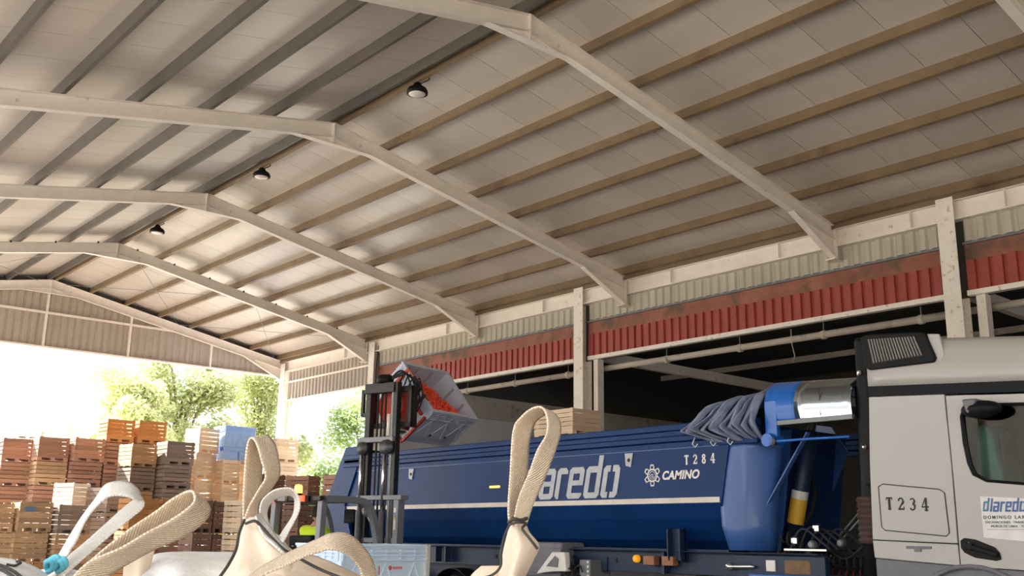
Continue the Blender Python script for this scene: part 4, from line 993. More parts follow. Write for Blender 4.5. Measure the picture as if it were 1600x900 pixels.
bbar((-.08, .30, .1), (-.04, .30, BH+.05), .05, .05, 'clamp_arm', black_steel)
for v in (.16, .78): fk(MB().bar(bl(-.1, v, .06), bl(1.05, v, .06), .10, .035, (0, 0, 1)), 'fork', black_steel)
fk(MB().obox((.30, -.1, 3.62), (.05, 0, 0), (0, .26, .26*.3), (0, -.08, .28)), 'clamp_back', mat('dark_red', (.2, .03, .02), .5))
for k in range(4): fk(MB().tube(catmull([(.3, -.35+.1*k, 3.9), (.42, -.4+.1*k, 4.1+.04*k), (.48, -.42+.06*k, 3.75), (.4, -.3+.05*k, 3.45)], 6), .013, 6), 'clamp_hose', rubber, smooth=True)
# overhead guard and body
sN, sF = -.46, .56
for s, nm in ((sN, 0), (sF-.09, 1)):
    pp = catmull([(-1.68, s+.045, .95), (-1.67, s+.045, 1.5), (-1.66, s+.045, 2.0), (-1.655, s+.045, 2.14)], 3)
    fk(MB().bar((-1.64, s+.045, .9), (-1.60, s+.045, 2.16), .09, .11, (1, 0, 0)), 'guard_rear_pillar', fork_gr, bevel=.012)
    P = []
    cv = catmull([(-1.62, 2.12), (-1.2, 2.13), (-.86, 2.12), (-.70, 2.08), (-.58, 1.95), (-.48, 1.7), (-.40, 1.4), (-.34, 1.1), (-.30, .8)] and [(x, 0, z) for x, z in [(-1.62, 2.12), (-1.2, 2.13), (-.86, 2.12), (-.70, 2.08), (-.58, 1.95), (-.48, 1.7), (-.40, 1.4), (-.34, 1.1), (-.30, .8)]], 4)
    for i, p in enumerate(cv):
        d = (cv[min(i+1, len(cv)-1)]-cv[max(i-1, 0)]).normalized(); n_ = Vector((-d.z, 0, d.x))*.045
        a, b = p+n_, p-n_
        P.append([(a.x, s, a.z), (a.x, s+.09, a.z), (b.x, s+.09, b.z), (b.x, s, b.z), (a.x, s, a.z)])
    fk(MB().grid(P), 'guard_front_pillar', fork_gr, bevel=.006)
for k in range(9):
    x = -1.5+.085*k; fk(MB().box(x, x+.03, sN+.08, sF-.08, 2.09, 2.15), 'roof_bar', black_steel)
fk(MB().box(-1.70, -1.60, sN, sF, 2.09, 2.16), 'guard_rear_beam', black_steel, bevel=.01)
redl = mat('red_lamp', (1, .05, .02), .3, emit=1.6)
for s in (-.15, .47): 
    q = fk(MB().box(-1.78, -1.70, s-.05, s+.05, 2.08, 2.16), 'tail_lamp', redl, bevel=.01); fk(MB().box(-1.74, -1.69, s-.12, s-.05, 2.08, 2.16), 'lamp_housing', black)
fk(MB().box(-1.74, -1.70, .2, .40, 2.09, 2.15), 'guard_bracket', fork_gr)
bea = mat('amber_beacon', (1, .50, .02), .3, emit=7)
bq = fk(MB().lathe([(.05, 0), (.055, .02), (.055, .09), (.04, .115), (.01, .12)], (-1.66, .02, 2.20), 'z', 16), 'beacon', bea, smooth=True)
fk(MB().lathe([(.06, 0), (.06, .04)], (-1.66, .02, 2.16), 'z', 14), 'beacon_base', black)
m = MB().lathe([(.03, -.07), (.07, -.05), (.085, 0), (.08, .02)], (-.52, -.28, 1.98), 'x', 18); fk(m, 'work_lamp', steel_gr, smooth=True)
fk(MB().lathe([(.075, .022), (.03, .03)], (-.52, -.28, 1.98), 'x', 18), 'work_lamp_lens', white_s)
m = MB(); m.box(-2.15, -1.45, sN+.02, sF-.02, .25, 1.28); fk(m, 'counterweight', fork_gr, bevel=.08, seg=4)
fk(MB().box(-2.08, -1.35, sN+.06, sF-.06, 1.28, 1.47), 'engine_hood', black, bevel=.06, seg=3)
fk(MB().box(-1.45, -.35, sN, sF, .25, .75), 'chassis', fork_gr, bevel=.03)
fk(MB().box(-1.42, -.95, sN+.15, sF-.15, .75, 1.12), 'seat_base', black, bevel=.03); fk(MB().box(-1.45, -.98, -.2, .32, 1.10, 1.22), 'seat_cushion', black, bevel=.04)
fk(MB().obox((-1.46, .06, 1.40), (.06, 0, .01), (0, .24, 0), (-.03, 0, .22)), 'seat_back', black, bevel=.04)
fk(MB().box(-.50, -.36, sN+.05, sF-.05, .7, 1.42), 'cowl', fork_gr, bevel=.03)
fk(MB().tube([(-.45, .05, 1.15), (-.70, .05, 1.42)], .025, 8), 'steering_column', black)
m = MB(); 
pts_ = [Vector((-.72+.08*sin(a)*.7, .05+.17*cos(a), 1.44+.12*sin(a)*.9)) for a in [2*pi*k/20 for k in range(21)]]; m.tube(pts_, .016, 8, cap=False); fk(m, 'steering_wheel', black, smooth=True)
for (x, r, w) in ((-.28, .32, .2), (-1.72, .26, .18)):
    for s in (sN+.08, sF-.08):
        wo = fk(MB().lathe([(r*.5, -w/2), (r*.93, -w/2), (r, -w*.35), (r, w*.35), (r*.93, w/2), (r*.5, w/2)], (x, s, r), 'y', 28), 'wheel', rubber)
        MB().lathe([(r*.52, -w*.4), (r*.3, -w*.42), (r*.1, -w*.3)], (x, s, r), 'y', 18).build('wheel_rim', white_s, wo)
m = MB()
for s in (sN+.05, sN+.22):
    m.tube([(-1.95, s, 1.2), (-1.95, s, 1.48)], .012, 6)
fk(m.tube([(-1.95, sN+.05, 1.25), (-1.95, sN+.22, 1.45)], .008, 6), 'hood_rail', white_s)
fk(MB().box(-.95, -.9, -.4, -.2, 1.8, 2.0), 'side_mirror', black, bevel=.02)

# ------------------------------------------------------------------ DRIVER
def skin_body(name, joints, edges, radii, material, parent=None, sub=2):
    me = bpy.data.meshes.new(name); me.from_pydata(joints, edges, []); o = bpy.data.objects.new(name, me); COL.objects.link(o)
    sk = o.modifiers.new('skin', 'SKIN'); sk.use_smooth_shade = True
    for i, r in enumerate(radii):
        me.skin_vertices[0].data[i].radius = (r, r) if not isinstance(r, tuple) else r
    me.skin_vertices[0].data[0].use_root = True
    sd = o.modifiers.new('sub', 'SUBSURF'); sd.levels = sub; sd.render_levels = sub
    me.materials.append(material)
    if parent: o.parent = parent
    return o
skin_m = mat('skin', (.45, .26, .18), .6, var=.06); hiv = mat('hi_vis_yellow', (.55, .80, .02), .7, var=.08, scale=8, bump=.3, bscale=12)
trous = mat('dark_trousers', (.03, .035, .05), .9); hair_m = mat('dark_hair', (.03, .022, .018), .8, var=.3, scale=60)
D0 = Vector((-1.22, .10, 1.22))
DR = empty('person', FM, PHI); tag(DR, 'person in a yellow high visibility top with dark hair, seated driving the forklift', 'person')
def dj(*p): return [tuple(D0+Vector(q)) for q in p]
J = dj((0, 0, .08), (-.02, 0, .22), (-.03, 0, .38), (0, 0, .50), (.02, 0, .56), (.03, 0, .60),        # pelvis..neck
       (0, .17, .47), (.14, .22, .28), (.36, .12, .26), (0, -.17, .47), (.14, -.22, .28), (.36, -.02, .26),
       (.05, .09, .06), (.45, .12, .08), (.50, .12, -.38), (.05, -.09, .06), (.45, -.12, .08), (.50, -.12, -.38), (.62, .12, -.44), (.62, -.12, -.44))
E_ = [(0, 1), (1, 2), (2, 3), (3, 4), (4, 5), (3, 6), (6, 7), (7, 8), (3, 9), (9, 10), (10, 11), (0, 12), (12, 13), (13, 14), (0, 15), (15, 16), (16, 17), (14, 18), (17, 19)]
rd = [.09, .09, .10, .07, .05, .055, .045, .036, .030, .045, .036, .030, .08, .06, .045, .09, .07, .045, .04, .04]
body = skin_body('body', J, E_, rd, skin_m, DR)
# clothing over the body, as children
top = skin_body('yellow_top', dj((0, 0, .10), (-.02, 0, .22), (-.03, 0, .36), (-.01, 0, .49), (0, .17, .475), (.13, .215, .30), (.24, .17, .27), (0, -.17, .475), (.13, -.215, .30), (.24, -.12, .27)),
    [(0, 1), (1, 2), (2, 3), (3, 4), (4, 5), (5, 6), (3, 7), (7, 8), (8, 9)], [.15, .155, .17, .125, .095, .07, .058, .095, .07, .058], hiv, DR)
tr = skin_body('trousers', dj((0, 0, .06), (.05, .09, .06), (.45, .12, .08), (.50, .12, -.34), (.05, -.09, .06), (.45, -.12, .08), (.50, -.12, -.34)), [(0, 1), (1, 2), (2, 3), (0, 4), (4, 5), (5, 6)], [.135, .105, .085, .06, .105, .085, .06], trous, DR)
for s in (.12, -.12): MB().obox(D0+Vector((.58, s, -.44)), (.13, 0, 0), (0, .045, 0), (0, 0, .04)).build('shoe', black, DR, bevel=.03, seg=3)
# head with face
def head(parent, c, fwd=Vector((1, 0, 0))):
    rows = []
    for i in range(15):
        a = pi*i/14; row = []
        for j in range(25):
            b = 2*pi*j/24; x = cos(b)*sin(a); y = sin(b)*sin(a); z = cos(a)
            rx = .098 if x < 0 else .092; p = Vector((x*rx, y*.075, z*.118))
            if z < -.2: p.x *= 1-.25*(-z-.2) if x > 0 else 1-.5*(-z-.2); p.y *= 1-.35*(-z-.2)
            if x > .7 and abs(y) < .25: 
                if -.35 < z < .12: p.x += .018*(1-abs(z+.15)/.3)*(1-abs(y)/.25)
            if x > .6 and .2 < abs(y) < .55 and .0 < z < .25: p.x -= .006
            row.append(c+p)
        rows.append(row)
    h = MB().grid(rows).build('head', skin_m, parent, smooth=True)
    eye = mat('eye_white', (.8, .8, .78), .3)
    for s in (1, -1):
        MB().lathe([(.001, -.01), (.009, -.006), (.011, 0), (.009, .006), (.001, .01)], c+Vector((.078, .030*s, .012)), 'x', 10).build('eye', eye, h)
        MB().lathe([(.004, 0), (.001, .003)], c+Vector((.088, .030*s, .012)), 'x', 8).build('pupil', seam_m, h)
        MB().obox(c+Vector((-.005, .078*s, -.005)), (.016, 0, 0), (0, .008, 0), (0, 0, .03)).build('ear', skin_m, h, bevel=.006)
    MB().obox(c+Vector((.084, 0, -.055)), (.006, 0, 0), (0, .022, 0), (0, 0, .006)).build('mouth', mat('lips', (.35, .13, .1), .5), h, bevel=.003)
    rows = []
    for i in range(10):
        a = pi*.62*i/9; row = []
        for j in range(25):
            b = 2*pi*j/24; x = cos(b)*sin(a); y = sin(b)*sin(a); z = cos(a); k = 1.07+.02*sin(j*2.3+i)
            if x > .45: zz = max(z, .42+.1*x); 
            else: zz = z
            row.append(c+Vector((x*.100*k, y*.080*k, zz*.118*k+.004)))
        rows.append(row)
    MB().grid(rows).build('hair', hair_m, h, smooth=True, solid=.006, recalc=False)
head(DR, D0+Vector((.05, 0, .70)))
# hands on the wheel
for s, w in ((1, Vector((.40, .14, .25))), (-1, Vector((.40, -.04, .25)))):
    hc_ = D0+w
    palm = MB().obox(hc_+Vector((.02, 0, 0)), (.042, 0, .01), (0, .038, 0), (0, 0, .014)).build('hand', skin_m, DR, bevel=.012, seg=3)
    for f in range(4):
        y = (-.030+.020*f); L_ = (.06, .075, .07, .055)[f]; b0 = hc_+Vector((.06, y, .004))
        MB().tube([b0, b0+Vector((L_*.5, 0, .012)), b0+Vector((L_*.75, 0, -.012)), b0+Vector((L_*.6, 0, -.035))], .009, 7, radii=[.009, .009, .008, .007]).build('finger', skin_m, palm, smooth=True)
    b0 = hc_+Vector((.0, -.036*s, 0)); MB().tube([b0, b0+Vector((.03, -.02*s, -.008)), b0+Vector((.055, -.018*s, -.022))], .010, 7, radii=[.011, .010, .008]).build('thumb', skin_m, palm, smooth=True)

# pale blue stacked bins in front
for k, (z, lab) in enumerate(((0, 'pale blue grey plastic bin under the other, before the forklift'), (.765, 'pale blue grey plastic bin with red print, upper of two, before the forklift'))):
    b_ = empty('pallet_bin', (6.25, 10.1, z), 0); tag(b_, lab, 'bin', 'pale bins before the forklift')
    bin_parts(b_, 1.2, 1.0, .755, bin_light, bin_light)
    MB().box(1.145, 1.212, -.03, .03, .1, .765).build('pale_corner', mat('pale_grey_plastic', (.62, .62, .58), .5), b_, bevel=.01)
    MB().box(.44, .47, -.012, 0, .14, .60).build('centre_seam', bin_light, b_)
    rp_ = mat('red_print', (.75, .12, .14), .5)
    MB().lathe([(.026, 0), (.026, -.002)], (.66, -.002, .50), 'y', 14).build('printed_disc', rp_, b_)
    m = MB()
    for q in range(6): m.box(.70+.022*q, .715+.022*q, -.003, -.001, .485, .515)
    m.build('printed_word', rp_, b_)
    m = MB()
    for r_i in range(7):
        for (a, c_) in ((.06, .38), (.52, .74), (.84, 1.04)):
            m.box(a, c_, -.0025, -.001, .40-.035*r_i, .406-.035*r_i)
    m.build('printed_lines', mat('faint_print', (.24, .33, .45), .6), b_)
    MB().box(.50, .515, -.004, 0, .42, .52).build('red_mark', rp_, b_)

# ------------------------------------------------------------------ WOODEN CRATES (unit: 1 x 1 x 1, scaled)
def crate_meshes():
    d = {}
    def mk(name, m):
        d[name] = m.mesh(name)
    mk('slat_long', MB().box(0, 1, 0, .022, 0, .148)); mk('slat_side', MB().box(0, .022, 0, 1, 0, .148))
    mk('post', MB().box(0, .07, 0, .07, 0, .86))
    b = MB()
    for x in (0, .43, .86): b.box(x, x+.14, 0, 1, .03, .13)
    for y in (0, .45, .88): b.box(0, 1, y, y+.12, 0, .03)
    b.box(0, 1, 0, 1, .13, .145); mk('crate_base', b)
    w = MB()
    for k in range(5):
        z = .15+.17*k
        w.box(0, 1, 0, .022, z, z+.148); w.box(0, 1, .978, 1, z, z+.148); w.box(0, .022, .022, .978, z, z+.148); w.box(.978, 1, .022, .978, z, z+.148)
    w.v += [] ; mk('crate_shell', w)
    for v in d.values(): v.materials.append(CR['brown'])
    return d
CM = crate_meshes(); rc = random.Random(21)
def crate(loc, size, rz, tint, label, group, detail=True, name='wooden_crate', top=False):
    M_ = CR[tint]; w, dp, h = size
    r = empty(name, loc, rz); tag(r, label, 'crate', group)
    def put(me, x, y, z, sx=1, sy=1, sz=1, nm='slat', rx=0):
        o = inst(CM[me], nm, r, (x*w, y*dp, z*h), (rx, 0, 0), (w*sx, dp*sy, h*sz), M_); return o
    put('crate_base', 0, 0, 0, nm='crate_base')
    if detail:
        for k in range(5):
            z = .15+.17*k; j = lambda: rc.uniform(-.006, .006)
            g = .885 if rc.random() < .8 else .75
            put('slat_long', j(), -.004+j()*.3, z+j(), sz=g+.1); put('slat_long', j(), .982, z+j(), sz=g+.1)
            put('slat_side', -.004+j()*.3, .01+j(), z+j(), sz=g+.1); put('slat_side', .982, .01+j(), z+j(), sz=g+.1)
        for x in (.03, .90):
            for y in (.03, .90): put('post', x, y, .14, nm='post')
    else:
        put('crate_shell', 0, 0, 0, nm='crate_shell')
    return r
ordn = ['topmost', 'second', 'third', 'fourth', 'fifth', 'sixth', 'seventh', 'eighth', 'ninth']
STK = [ # X, Y, w, depth, h, n, yaw deg, tints, described stack, levels shown in detail
 (8.00, 35.9, .95, .9, .745, 6, 0, ['greybrown', 'brown'], 'far left brown stack cut by the picture edge', 6),
 (8.96, 34.87, .93, .9, .752, 6, -.5, ['brown', 'brown', 'brown'], 'first full brown stack from the left', 6),
 (9.86, 34.22, .93, .9, .762, 6, .6, ['brown', 'tan', 'brown'], 'second full brown stack from the left', 6),
 (10.84, 33.93, .95, .9, .768, 6, 0, ['brown', 'brown', 'greybrown'], 'third full brown stack from the left', 6),
 (11.84, 34.0, .90, .9, .756, 7, 0, ['orange', 'brown', 'brown'], 'tall stack topped by an orange crate beside the white-sided stack', 7),
 (12.86, 33.9, .94, .9, .761, 7, 1, ['orange', 'brown', 'greybrown'], 'tall stack topped by an orange crate before the trees', 7),
 (11.6, 36.9, .75, .8, .78, 7, 28, ['white', 'white'], 'sunlit pale stack leaning in behind the brown row', 2),
 (11.60, 43.48, .95, .9, .746, 8, 0, ['white', 'pale'], 'bright sunlit stack far behind, left one', 2),
 (12.70, 43.22, .75, .9, .745, 8, 0, ['white', 'pale'], 'bright sunlit stack far behind, middle one', 2),
 (13.60, 43.02, .75, .9, .744, 8, 0, ['white', 'pale'], 'bright sunlit stack far behind, right one', 2),
 (7.46, 30.2, .82, .85, .797, 3, 0, ['tan'], 'low front stack at the left picture edge', 3),
 (8.32, 29.95, .86, .85, .807, 3, 0, ['tan', 'tan', 'orange'], 'low front stack with a small blue label', 3),
 (9.26, 29.7, .88, .85, .79, 3, 0, ['greybrown', 'tan'], 'low front stack beside the whitened crates', 3),
 (10.30, 31.9, .62, .85, .77, 4, 22, ['white', 'white'], 'narrow whitened stack in the sun', 4),
 (11.10, 31.2, .95, .95, .74, 4, 22, ['greybrown', 'greybrown'], 'grey stack with a sunlit white side', 4),
 (12.10, 32.3, .85, .85, .735, 6, 8, ['tan', 'greybrown', 'tan'], 'stack with a bright white side and dark fork slots', 6),
 (13.05, 31.9, .92, .85, .755, 6, 2, ['greybrown'], 'dark grey brown stack right of the white-sided one', 6),
 (14.54, 32.93, .78, .85, .86, 6, 10, ['pale'], 'pale stack with sunlit side left of the blue bins', 6),
 (15.40, 32.75, .70, .85, .826, 5, 6, ['pale'], 'pale stack with stamped slats under the blue bin', 5),
 (16.20, 32.75, .45, .85, .826, 5, 0, ['pale'], 'narrow pale stack right of the stamped one', 5),
 (10.70, 28.3, .80, .85, .86, 3, 0, ['orange'], 'orange brown low stack behind the long strap', 3),
 (11.66, 28.5, .75, .85, .867, 3, 0, ['orange', 'brown'], 'brown low stack in the middle behind the long strap', 3),
 (11.02, 24.9, .50, .85, .823, 3, 0, ['dark'], 'dark red brown stack left of the tan bag loop', 3),
 (11.56, 24.9, .50, .85, .823, 3, 0, ['dark'], 'dark red brown stack right behind the tan bag loop', 3),
 (12.05, 24.3, .36, .6, .83, 3, 20, ['pale'], 'narrow stack with sunlit slat ends behind the bag loop', 3),
 (16.84, 31.82, .88, .85, .815, 6, 0, ['pale'], 'pale stack in front of the far white column', 6),
 (13.52, 26.2, .72, .85, .823, 4, 0, ['dark', 'dark'], 'dark stack behind the small curled strap', 4),
 (14.44, 25.3, .52, .8, .818, 4, 22, ['brown'], 'brown stack behind the amber beacon', 4),
 (14.65, 24.0, .76, .85, .818, 4, 0, ['brown'], 'brown stack at the trailer tail', 4),
 (12.93, 23.0, .70, .8, .85, 3, 0, ['dark'], 'low dark stack behind the forklift guard', 3)]
for (x, y, w, dp, h, n, yaw, tints, desc, vis) in STK:
    for lv in range(n):           # lv 0 = top
        t = tints[min(lv, len(tints)-1)] if lv < len(tints) else tints[lv % len(tints)]
        j = lambda a: rc.uniform(-a, a)
        crate((x+j(.03), y+j(.03), (n-1-lv)*h), (w, dp, h*.995), R(yaw+j(1.2)), t, f'{ordn[lv]} crate of the {desc}' if lv == 0 else f'{ordn[lv]} crate from the top, {desc}', 'slatted wooden crates in stacks', detail=lv < vis and lv < n)
lb = MB().box(-.14, .14, -.01, 0, -.06, .06).build('blue_label', mat('label_blue', (.12, .22, .34), .6), loc=(8.60, 29.93, 2.22)); tag(lb, 'small blue paper label on the top crate of the low front stack', 'label')
# blue bins on the pale stack
def blue_bin(name, loc, L_, W_, H_, lab):
    b = empty(name, loc, 0); tag(b, lab, 'bin', 'bright blue plastic bins'); bin_parts(b, L_, W_, H_, bin_blue, bin_blue); return b
blue_bin('blue_bin', (15.42, 32.8, 4.42), 1.12, .9, .84, 'large bright blue plastic bin on top of the pale crates')
for x, lab in ((15.42, 'shallow blue plastic tray under the large blue bin, left'), (15.98, 'shallow blue plastic tray under the large blue bin, right')):
    t_ = empty('blue_tray', (x, 32.8, 4.13)); tag(t_, lab, 'tray', 'bright blue plastic bins')
    MB().box(0, .52, 0, .9, 0, .03).box(0, .52, 0, .03, .03, .28).box(0, .52, .87, .9, .03, .28).box(0, .03, .03, .87, .03, .28).box(.49, .52, .03, .87, .03, .28).build('tray_shell', bin_blue, t_, bevel=.008)
    MB().box(-.01, .53, -.01, .91, .255, .285).build('tray_rim', bin_blue, t_)
# crate behind the trailer on its stack
for lv in range(6):
    n = 6
    z = 3.88 if lv == 0 else 3.88-.776*lv
    crate((15.6, 15.99, z), (.86, 1.25, .58 if lv == 0 else .77), 0, 'tan' if lv else 'pale', 'pale new wooden crate standing above the trailer rim, before the doorway column' if lv == 0 else f'hidden crate {ordn[lv]} from the top, behind the trailer', 'crates stacked behind the trailer', detail=lv == 0)
ck = mat('stamp_ink', (.05, .05, .06), .7)
me = text_mesh('SELLA', .10, bold=.003); me.materials.clear(); me.materials.append(ck); o = bpy.data.objects.new('stamped_word', me); COL.objects.link(o)
_p = [q for q in bpy.data.objects if q.name.startswith('wooden_crate') and q.get('label', '').startswith('pale new')][0]
bpy.context.view_layer.update(); o.matrix_world = Matrix.Translation((15.592, 16.75, 4.265)) @ SIDE; o.parent = _p; o.matrix_parent_inverse = _p.matrix_world.inverted()

# ------------------------------------------------------------------ BIG BAGS in the foreground
def ribbon(name, stations, material, parent, th=.004, n=6):
    """webbing from pairs of edge points (metres); each station = (A, B)"""
    A_ = catmull([s[0] for s in stations], n); B_ = catmull([s[1] for s in stations], n); k = 6
    P = []; L_ = 0; uv = []
    for i, (a, b) in enumerate(zip(A_, B_)):
        if i: L_ += (A_[i]-A_[i-1]).length
        P.append([a.lerp(b, j/k) for j in range(k+1)]); uv.append([(j/k*.06, L_) for j in range(k+1)])
    m = MB().grid(P); o = m.build(name, material, parent, smooth=True, solid=th, recalc=False)
    uvl = o.data.uv_layers.new(name='UVMap'); w = k+1
    for li, lp in enumerate(o.data.loops):
        vi = lp.vertex_index; uvl.data[li].uv = uv[vi//w][vi % w]
    if parent: o.location = -Vector(parent.location)
    return o
def st(*rows): return [(at(a[0], a[1], a[2]), at(b[0], b[1], b[2])) for a, b in rows]
def body_bag(name, cx, cy, w, d, h, material, label, bulge=.06, seed=1, rz=0):
    r = empty(name, (cx, cy, 0), rz); tag(r, label, 'bag', 'bulk bags in the foreground')
    rows = []; rg = random.Random(seed); ph = [rg.uniform(0, 6) for _ in range(6)]
    N = 48; M_ = 22
    for i in range(M_):
        t = i/(M_-1); row = []
        if t < .72: z = h*t/.72; s = 1+bulge*sin(pi*t/.72)
        else:
            q = (t-.72)/.28; z = h+.05*sin(pi*q/2); s = (1-q)*1.0+.001
        for j in range(N+1):
            a = 2*pi*j/N; c, s_ = cos(a), sin(a); e = .35
            x = math.copysign(abs(c)**e, c)*w/2*s; y = math.copysign(abs(s_)**e, s_)*d/2*s
            wr = .014*sin(7*a+ph[0]+3*t)+.010*sin(13*a+ph[1]-5*t)+.006*sin(23*a+9*t+ph[2])
            f = 1+wr*(1 if t < .72 else (1-(t-.72)/.28))
            row.append((x*f, y*f, z+.02*sin(3*a+ph[3])*min(1, t)+.012*sin(9*a+ph[4])*t + (.03*sin(5*x+ph[5])*cos(6*y) if t > .72 else 0)))
        rows.append(row)
    MB().grid(rows).build('bag_body', material, r, smooth=True)
    return r
def drape(name, rings, material, parent, fold=.10, seed=1, N=28):
    """gathered cloth: rings of (left px, right px, y px, distance, depth)"""
    rg = random.Random(seed); ph = [rg.uniform(0, 6) for _ in range(4)]; P = []
    cs_ = catmull([((l+r_)/2, y, d) for l, r_, y, d, dp in rings], 4); ws = catmull([((r_-l)/2, dp, 0) for l, r_, y, d, dp in rings], 4)
    L = len(cs_)
    for i, (c, w) in enumerate(zip(cs_, ws)):
        row = []
        t = i/(L-1); p0 = at(c.x-w.x, c.y, c.z); p1 = at(c.x+w.x, c.y, c.z); ax = (p1-p0)/2; mid = (p0+p1)/2
        vw = Vector((mid.x, mid.y, 0)).normalized()
        for j in range(N+1):
            a = 2*pi*j/N; f = 1+fold*sin(5*a+ph[0]+1.2*t)*(.4+.6*sin(a)**2)+fold*.5*sin(9*a+ph[1]-2*t)
            row.append(mid + ax*cos(a)*(1 if abs(cos(a)) > .9 else f) - vw*w.y*sin(a)*f)
        P.append(row)
    o = MB().grid(P).build(name, material, parent, smooth=True); o.location = -Vector(parent.location)
    return o
def cord(name, pts, r, material, parent, n=5):
    o = MB().tube(catmull([at(*p) for p in pts], n), r, 6).build(name, material, parent, smooth=True)
    if parent: o.location = -Vector(parent.location)
    return o

# tan bag, right: four lifting loops
BR = body_bag('bulk_bag', 1.62, 2.05, .98, .92, 1.35, bag_tan, 'tan woven bulk bag with upright lifting loops, in front of the trailer', seed=4, rz=-.25)
BR.rotation_euler = (0, 0, 0)
dA = 2.25
ribbon('lifting_loop', st(((796, 822, dA), (806, 818, dA+.03)), ((794, 794, dA), (808, 786, dA+.04)), ((797, 744, dA), (823, 744, dA+.045)), ((802, 673, dA), (827, 691, dA+.05)), ((815, 651, dA-.005), (835, 662, dA+.05)), ((832, 638, dA-.01), (848, 650, dA+.05)),
    ((847, 637, dA-.02), (862, 644, dA+.04)), ((855, 654, dA-.035), (872, 654, dA+.02)), ((853.5, 679, dA-.045), (876, 675, dA+.005)), ((839.5, 704, dA-.05), (864.5, 713, dA-.01)), ((827, 738, dA-.05), (846, 760, dA-.02)), ((810, 779, dA-.04), (834, 786, dA-.02)), ((801, 822, dA-.02), (822, 822, dA-.01))), strap_t, BR)
drape('bag_corner', [(796, 822, 818, dA, .02), (793, 828, 832, dA, .035), (788, 843, 852, dA, .06), (784, 836, 872, dA, .09), (778, 822, 900, dA, .12), (765, 815, 930, dA+.05, .16), (740, 830, 960, dA+.1, .2)], bag_white if False else bag_tan, BR, fold=.12, seed=2)
cord('seam_cord', [(796, 820, dA-.04), (808, 816, dA-.06), (822, 818, dA-.04), (816, 826, dA-.06), (828, 842, dA-.09), (840, 858, dA-.09)], .003, cord_m, BR)
cord('seam_cord', [(797, 818, dA-.04), (789, 836, dA-.05), (783, 862, dA-.08), (782, 885, dA-.10), (768, 899, dA-.10), (745, 905, dA-.1)], .003, cord_m, BR)
cord('tie_cord', [(795, 816, dA-.03), (803, 811, dA-.05), (814, 813, dA-.04), (823, 810, dA-.02)], .004, cord_m, BR)
drape('bag_corner_flap', [(752, 785, 884, dA+.02, .02), (735, 786, 900, dA+.02, .05), (720, 790, 930, dA+.02, .08)], bag_tan, BR, fold=.05, seed=6)
dB = 2.15
ribbon('lifting_loop', st(((380, 812, dB), (386, 808, dB+.03)), ((380.5, 770, dB), (404, 770, dB+.05)), ((383, 727, dB), (409, 735, dB+.055)), ((386, 698, dB-.005), (409, 705, dB+.055)), ((391, 685, dB-.02), (409, 686, dB+.045)), ((398, 688, dB-.035), (417, 681, dB+.03)), ((404, 702, dB-.045), (428, 692, dB+.01)),
    ((409, 721, dB-.05), (434, 711, dB)), ((415, 745, dB-.05), (436.5, 741, dB)), ((405, 764, dB-.05), (424, 763, dB-.01)), ((390, 790, dB-.04), (404, 786, dB-.01)), ((382, 810, dB-.02), (403, 812, dB-.0))), strap_t, BR)
drape('bag_corner', [(380, 405, 808, dB, .02), (376, 420, 824, dB, .04), (370, 440, 846, dB, .07), (364, 470, 868, dB, .11), (352, 505, 896, dB, .16), (335, 540, 930, dB+.05, .2)], bag_tan, BR, fold=.10, seed=3)
cord('seam_cord', [(382, 812, dB-.04), (374, 832, dB-.06), (369, 858, dB-.09), (357, 882, dB-.13), (343, 902, dB-.14)], .003, cord_m, BR)
cord('seam_cord', [(384, 818, dB-.05), (398, 814, dB-.07), (408, 822, dB-.07), (424, 840, dB-.08), (445, 860, dB-.09), (462, 866, dB-.07)], .003, cord_m, BR)
ribbon('corner_band', st(((399, 806, dB-.05), (405, 802, dB-.02)), ((404, 822, dB-.07), (412, 812, dB-.04)), ((412, 838, dB-.08), (424, 828, dB-.05)), ((428, 852, dB-.10), (438, 846, dB-.06)), ((446, 868, dB-.10), (452, 860, dB-.06))), strap_w, BR)
dC = 2.5
ribbon('lifting_loop', st(((448, 868, dC), (456, 862, dC+.01)), ((428, 848, dC), (440, 842, dC+.02)), ((412, 828, dC), (425, 828, dC+.03)), ((406, 808, dC), (417, 806, dC+.04)), ((409, 784, dC), (420.5, 790, dC+.045)), ((425, 768, dC), (431, 779, dC+.045)), ((442, 763, dC), (448, 774, dC+.045)), ((457, 764.5, dC), (458, 776, dC+.045)),
    ((467, 779, dC), (461, 784, dC+.045)), ((467, 798, dC), (458, 805, dC+.045)), ((454, 825, dC), (443, 829, dC+.04)), ((441, 850, dC), (433, 845, dC+.03))), strap_w, BR)
dD = 1.95
ribbon('lifting_loop', st(((372, 912, dD), (384, 925, dD-.03)), ((396, 896, dD), (413, 898, dD-.03)), ((419, 880, dD), (442, 886, dD-.035)), ((459.6, 859.6, dD+.0), (470, 872, dD-.04)), ((500, 841, dD), (505, 860, dD-.04)), ((515.5, 834.6, dD), (520, 858.5, dD-.04)), ((535.7, 833, dD+.01), (533, 861.5, dD-.035)), ((551, 839, dD+.02), (543, 866, dD-.025)),
    ((564, 851, dD+.03), (551, 873, dD-.015)), ((577, 867, dD+.04), (560, 884, dD)), ((585, 886, dD+.05), (565, 898, dD+.01)), ((587, 912, dD+.06), (566, 918, dD+.01)), ((586, 945, dD+.08), (565, 945, dD+.03))), strap_t, BR)
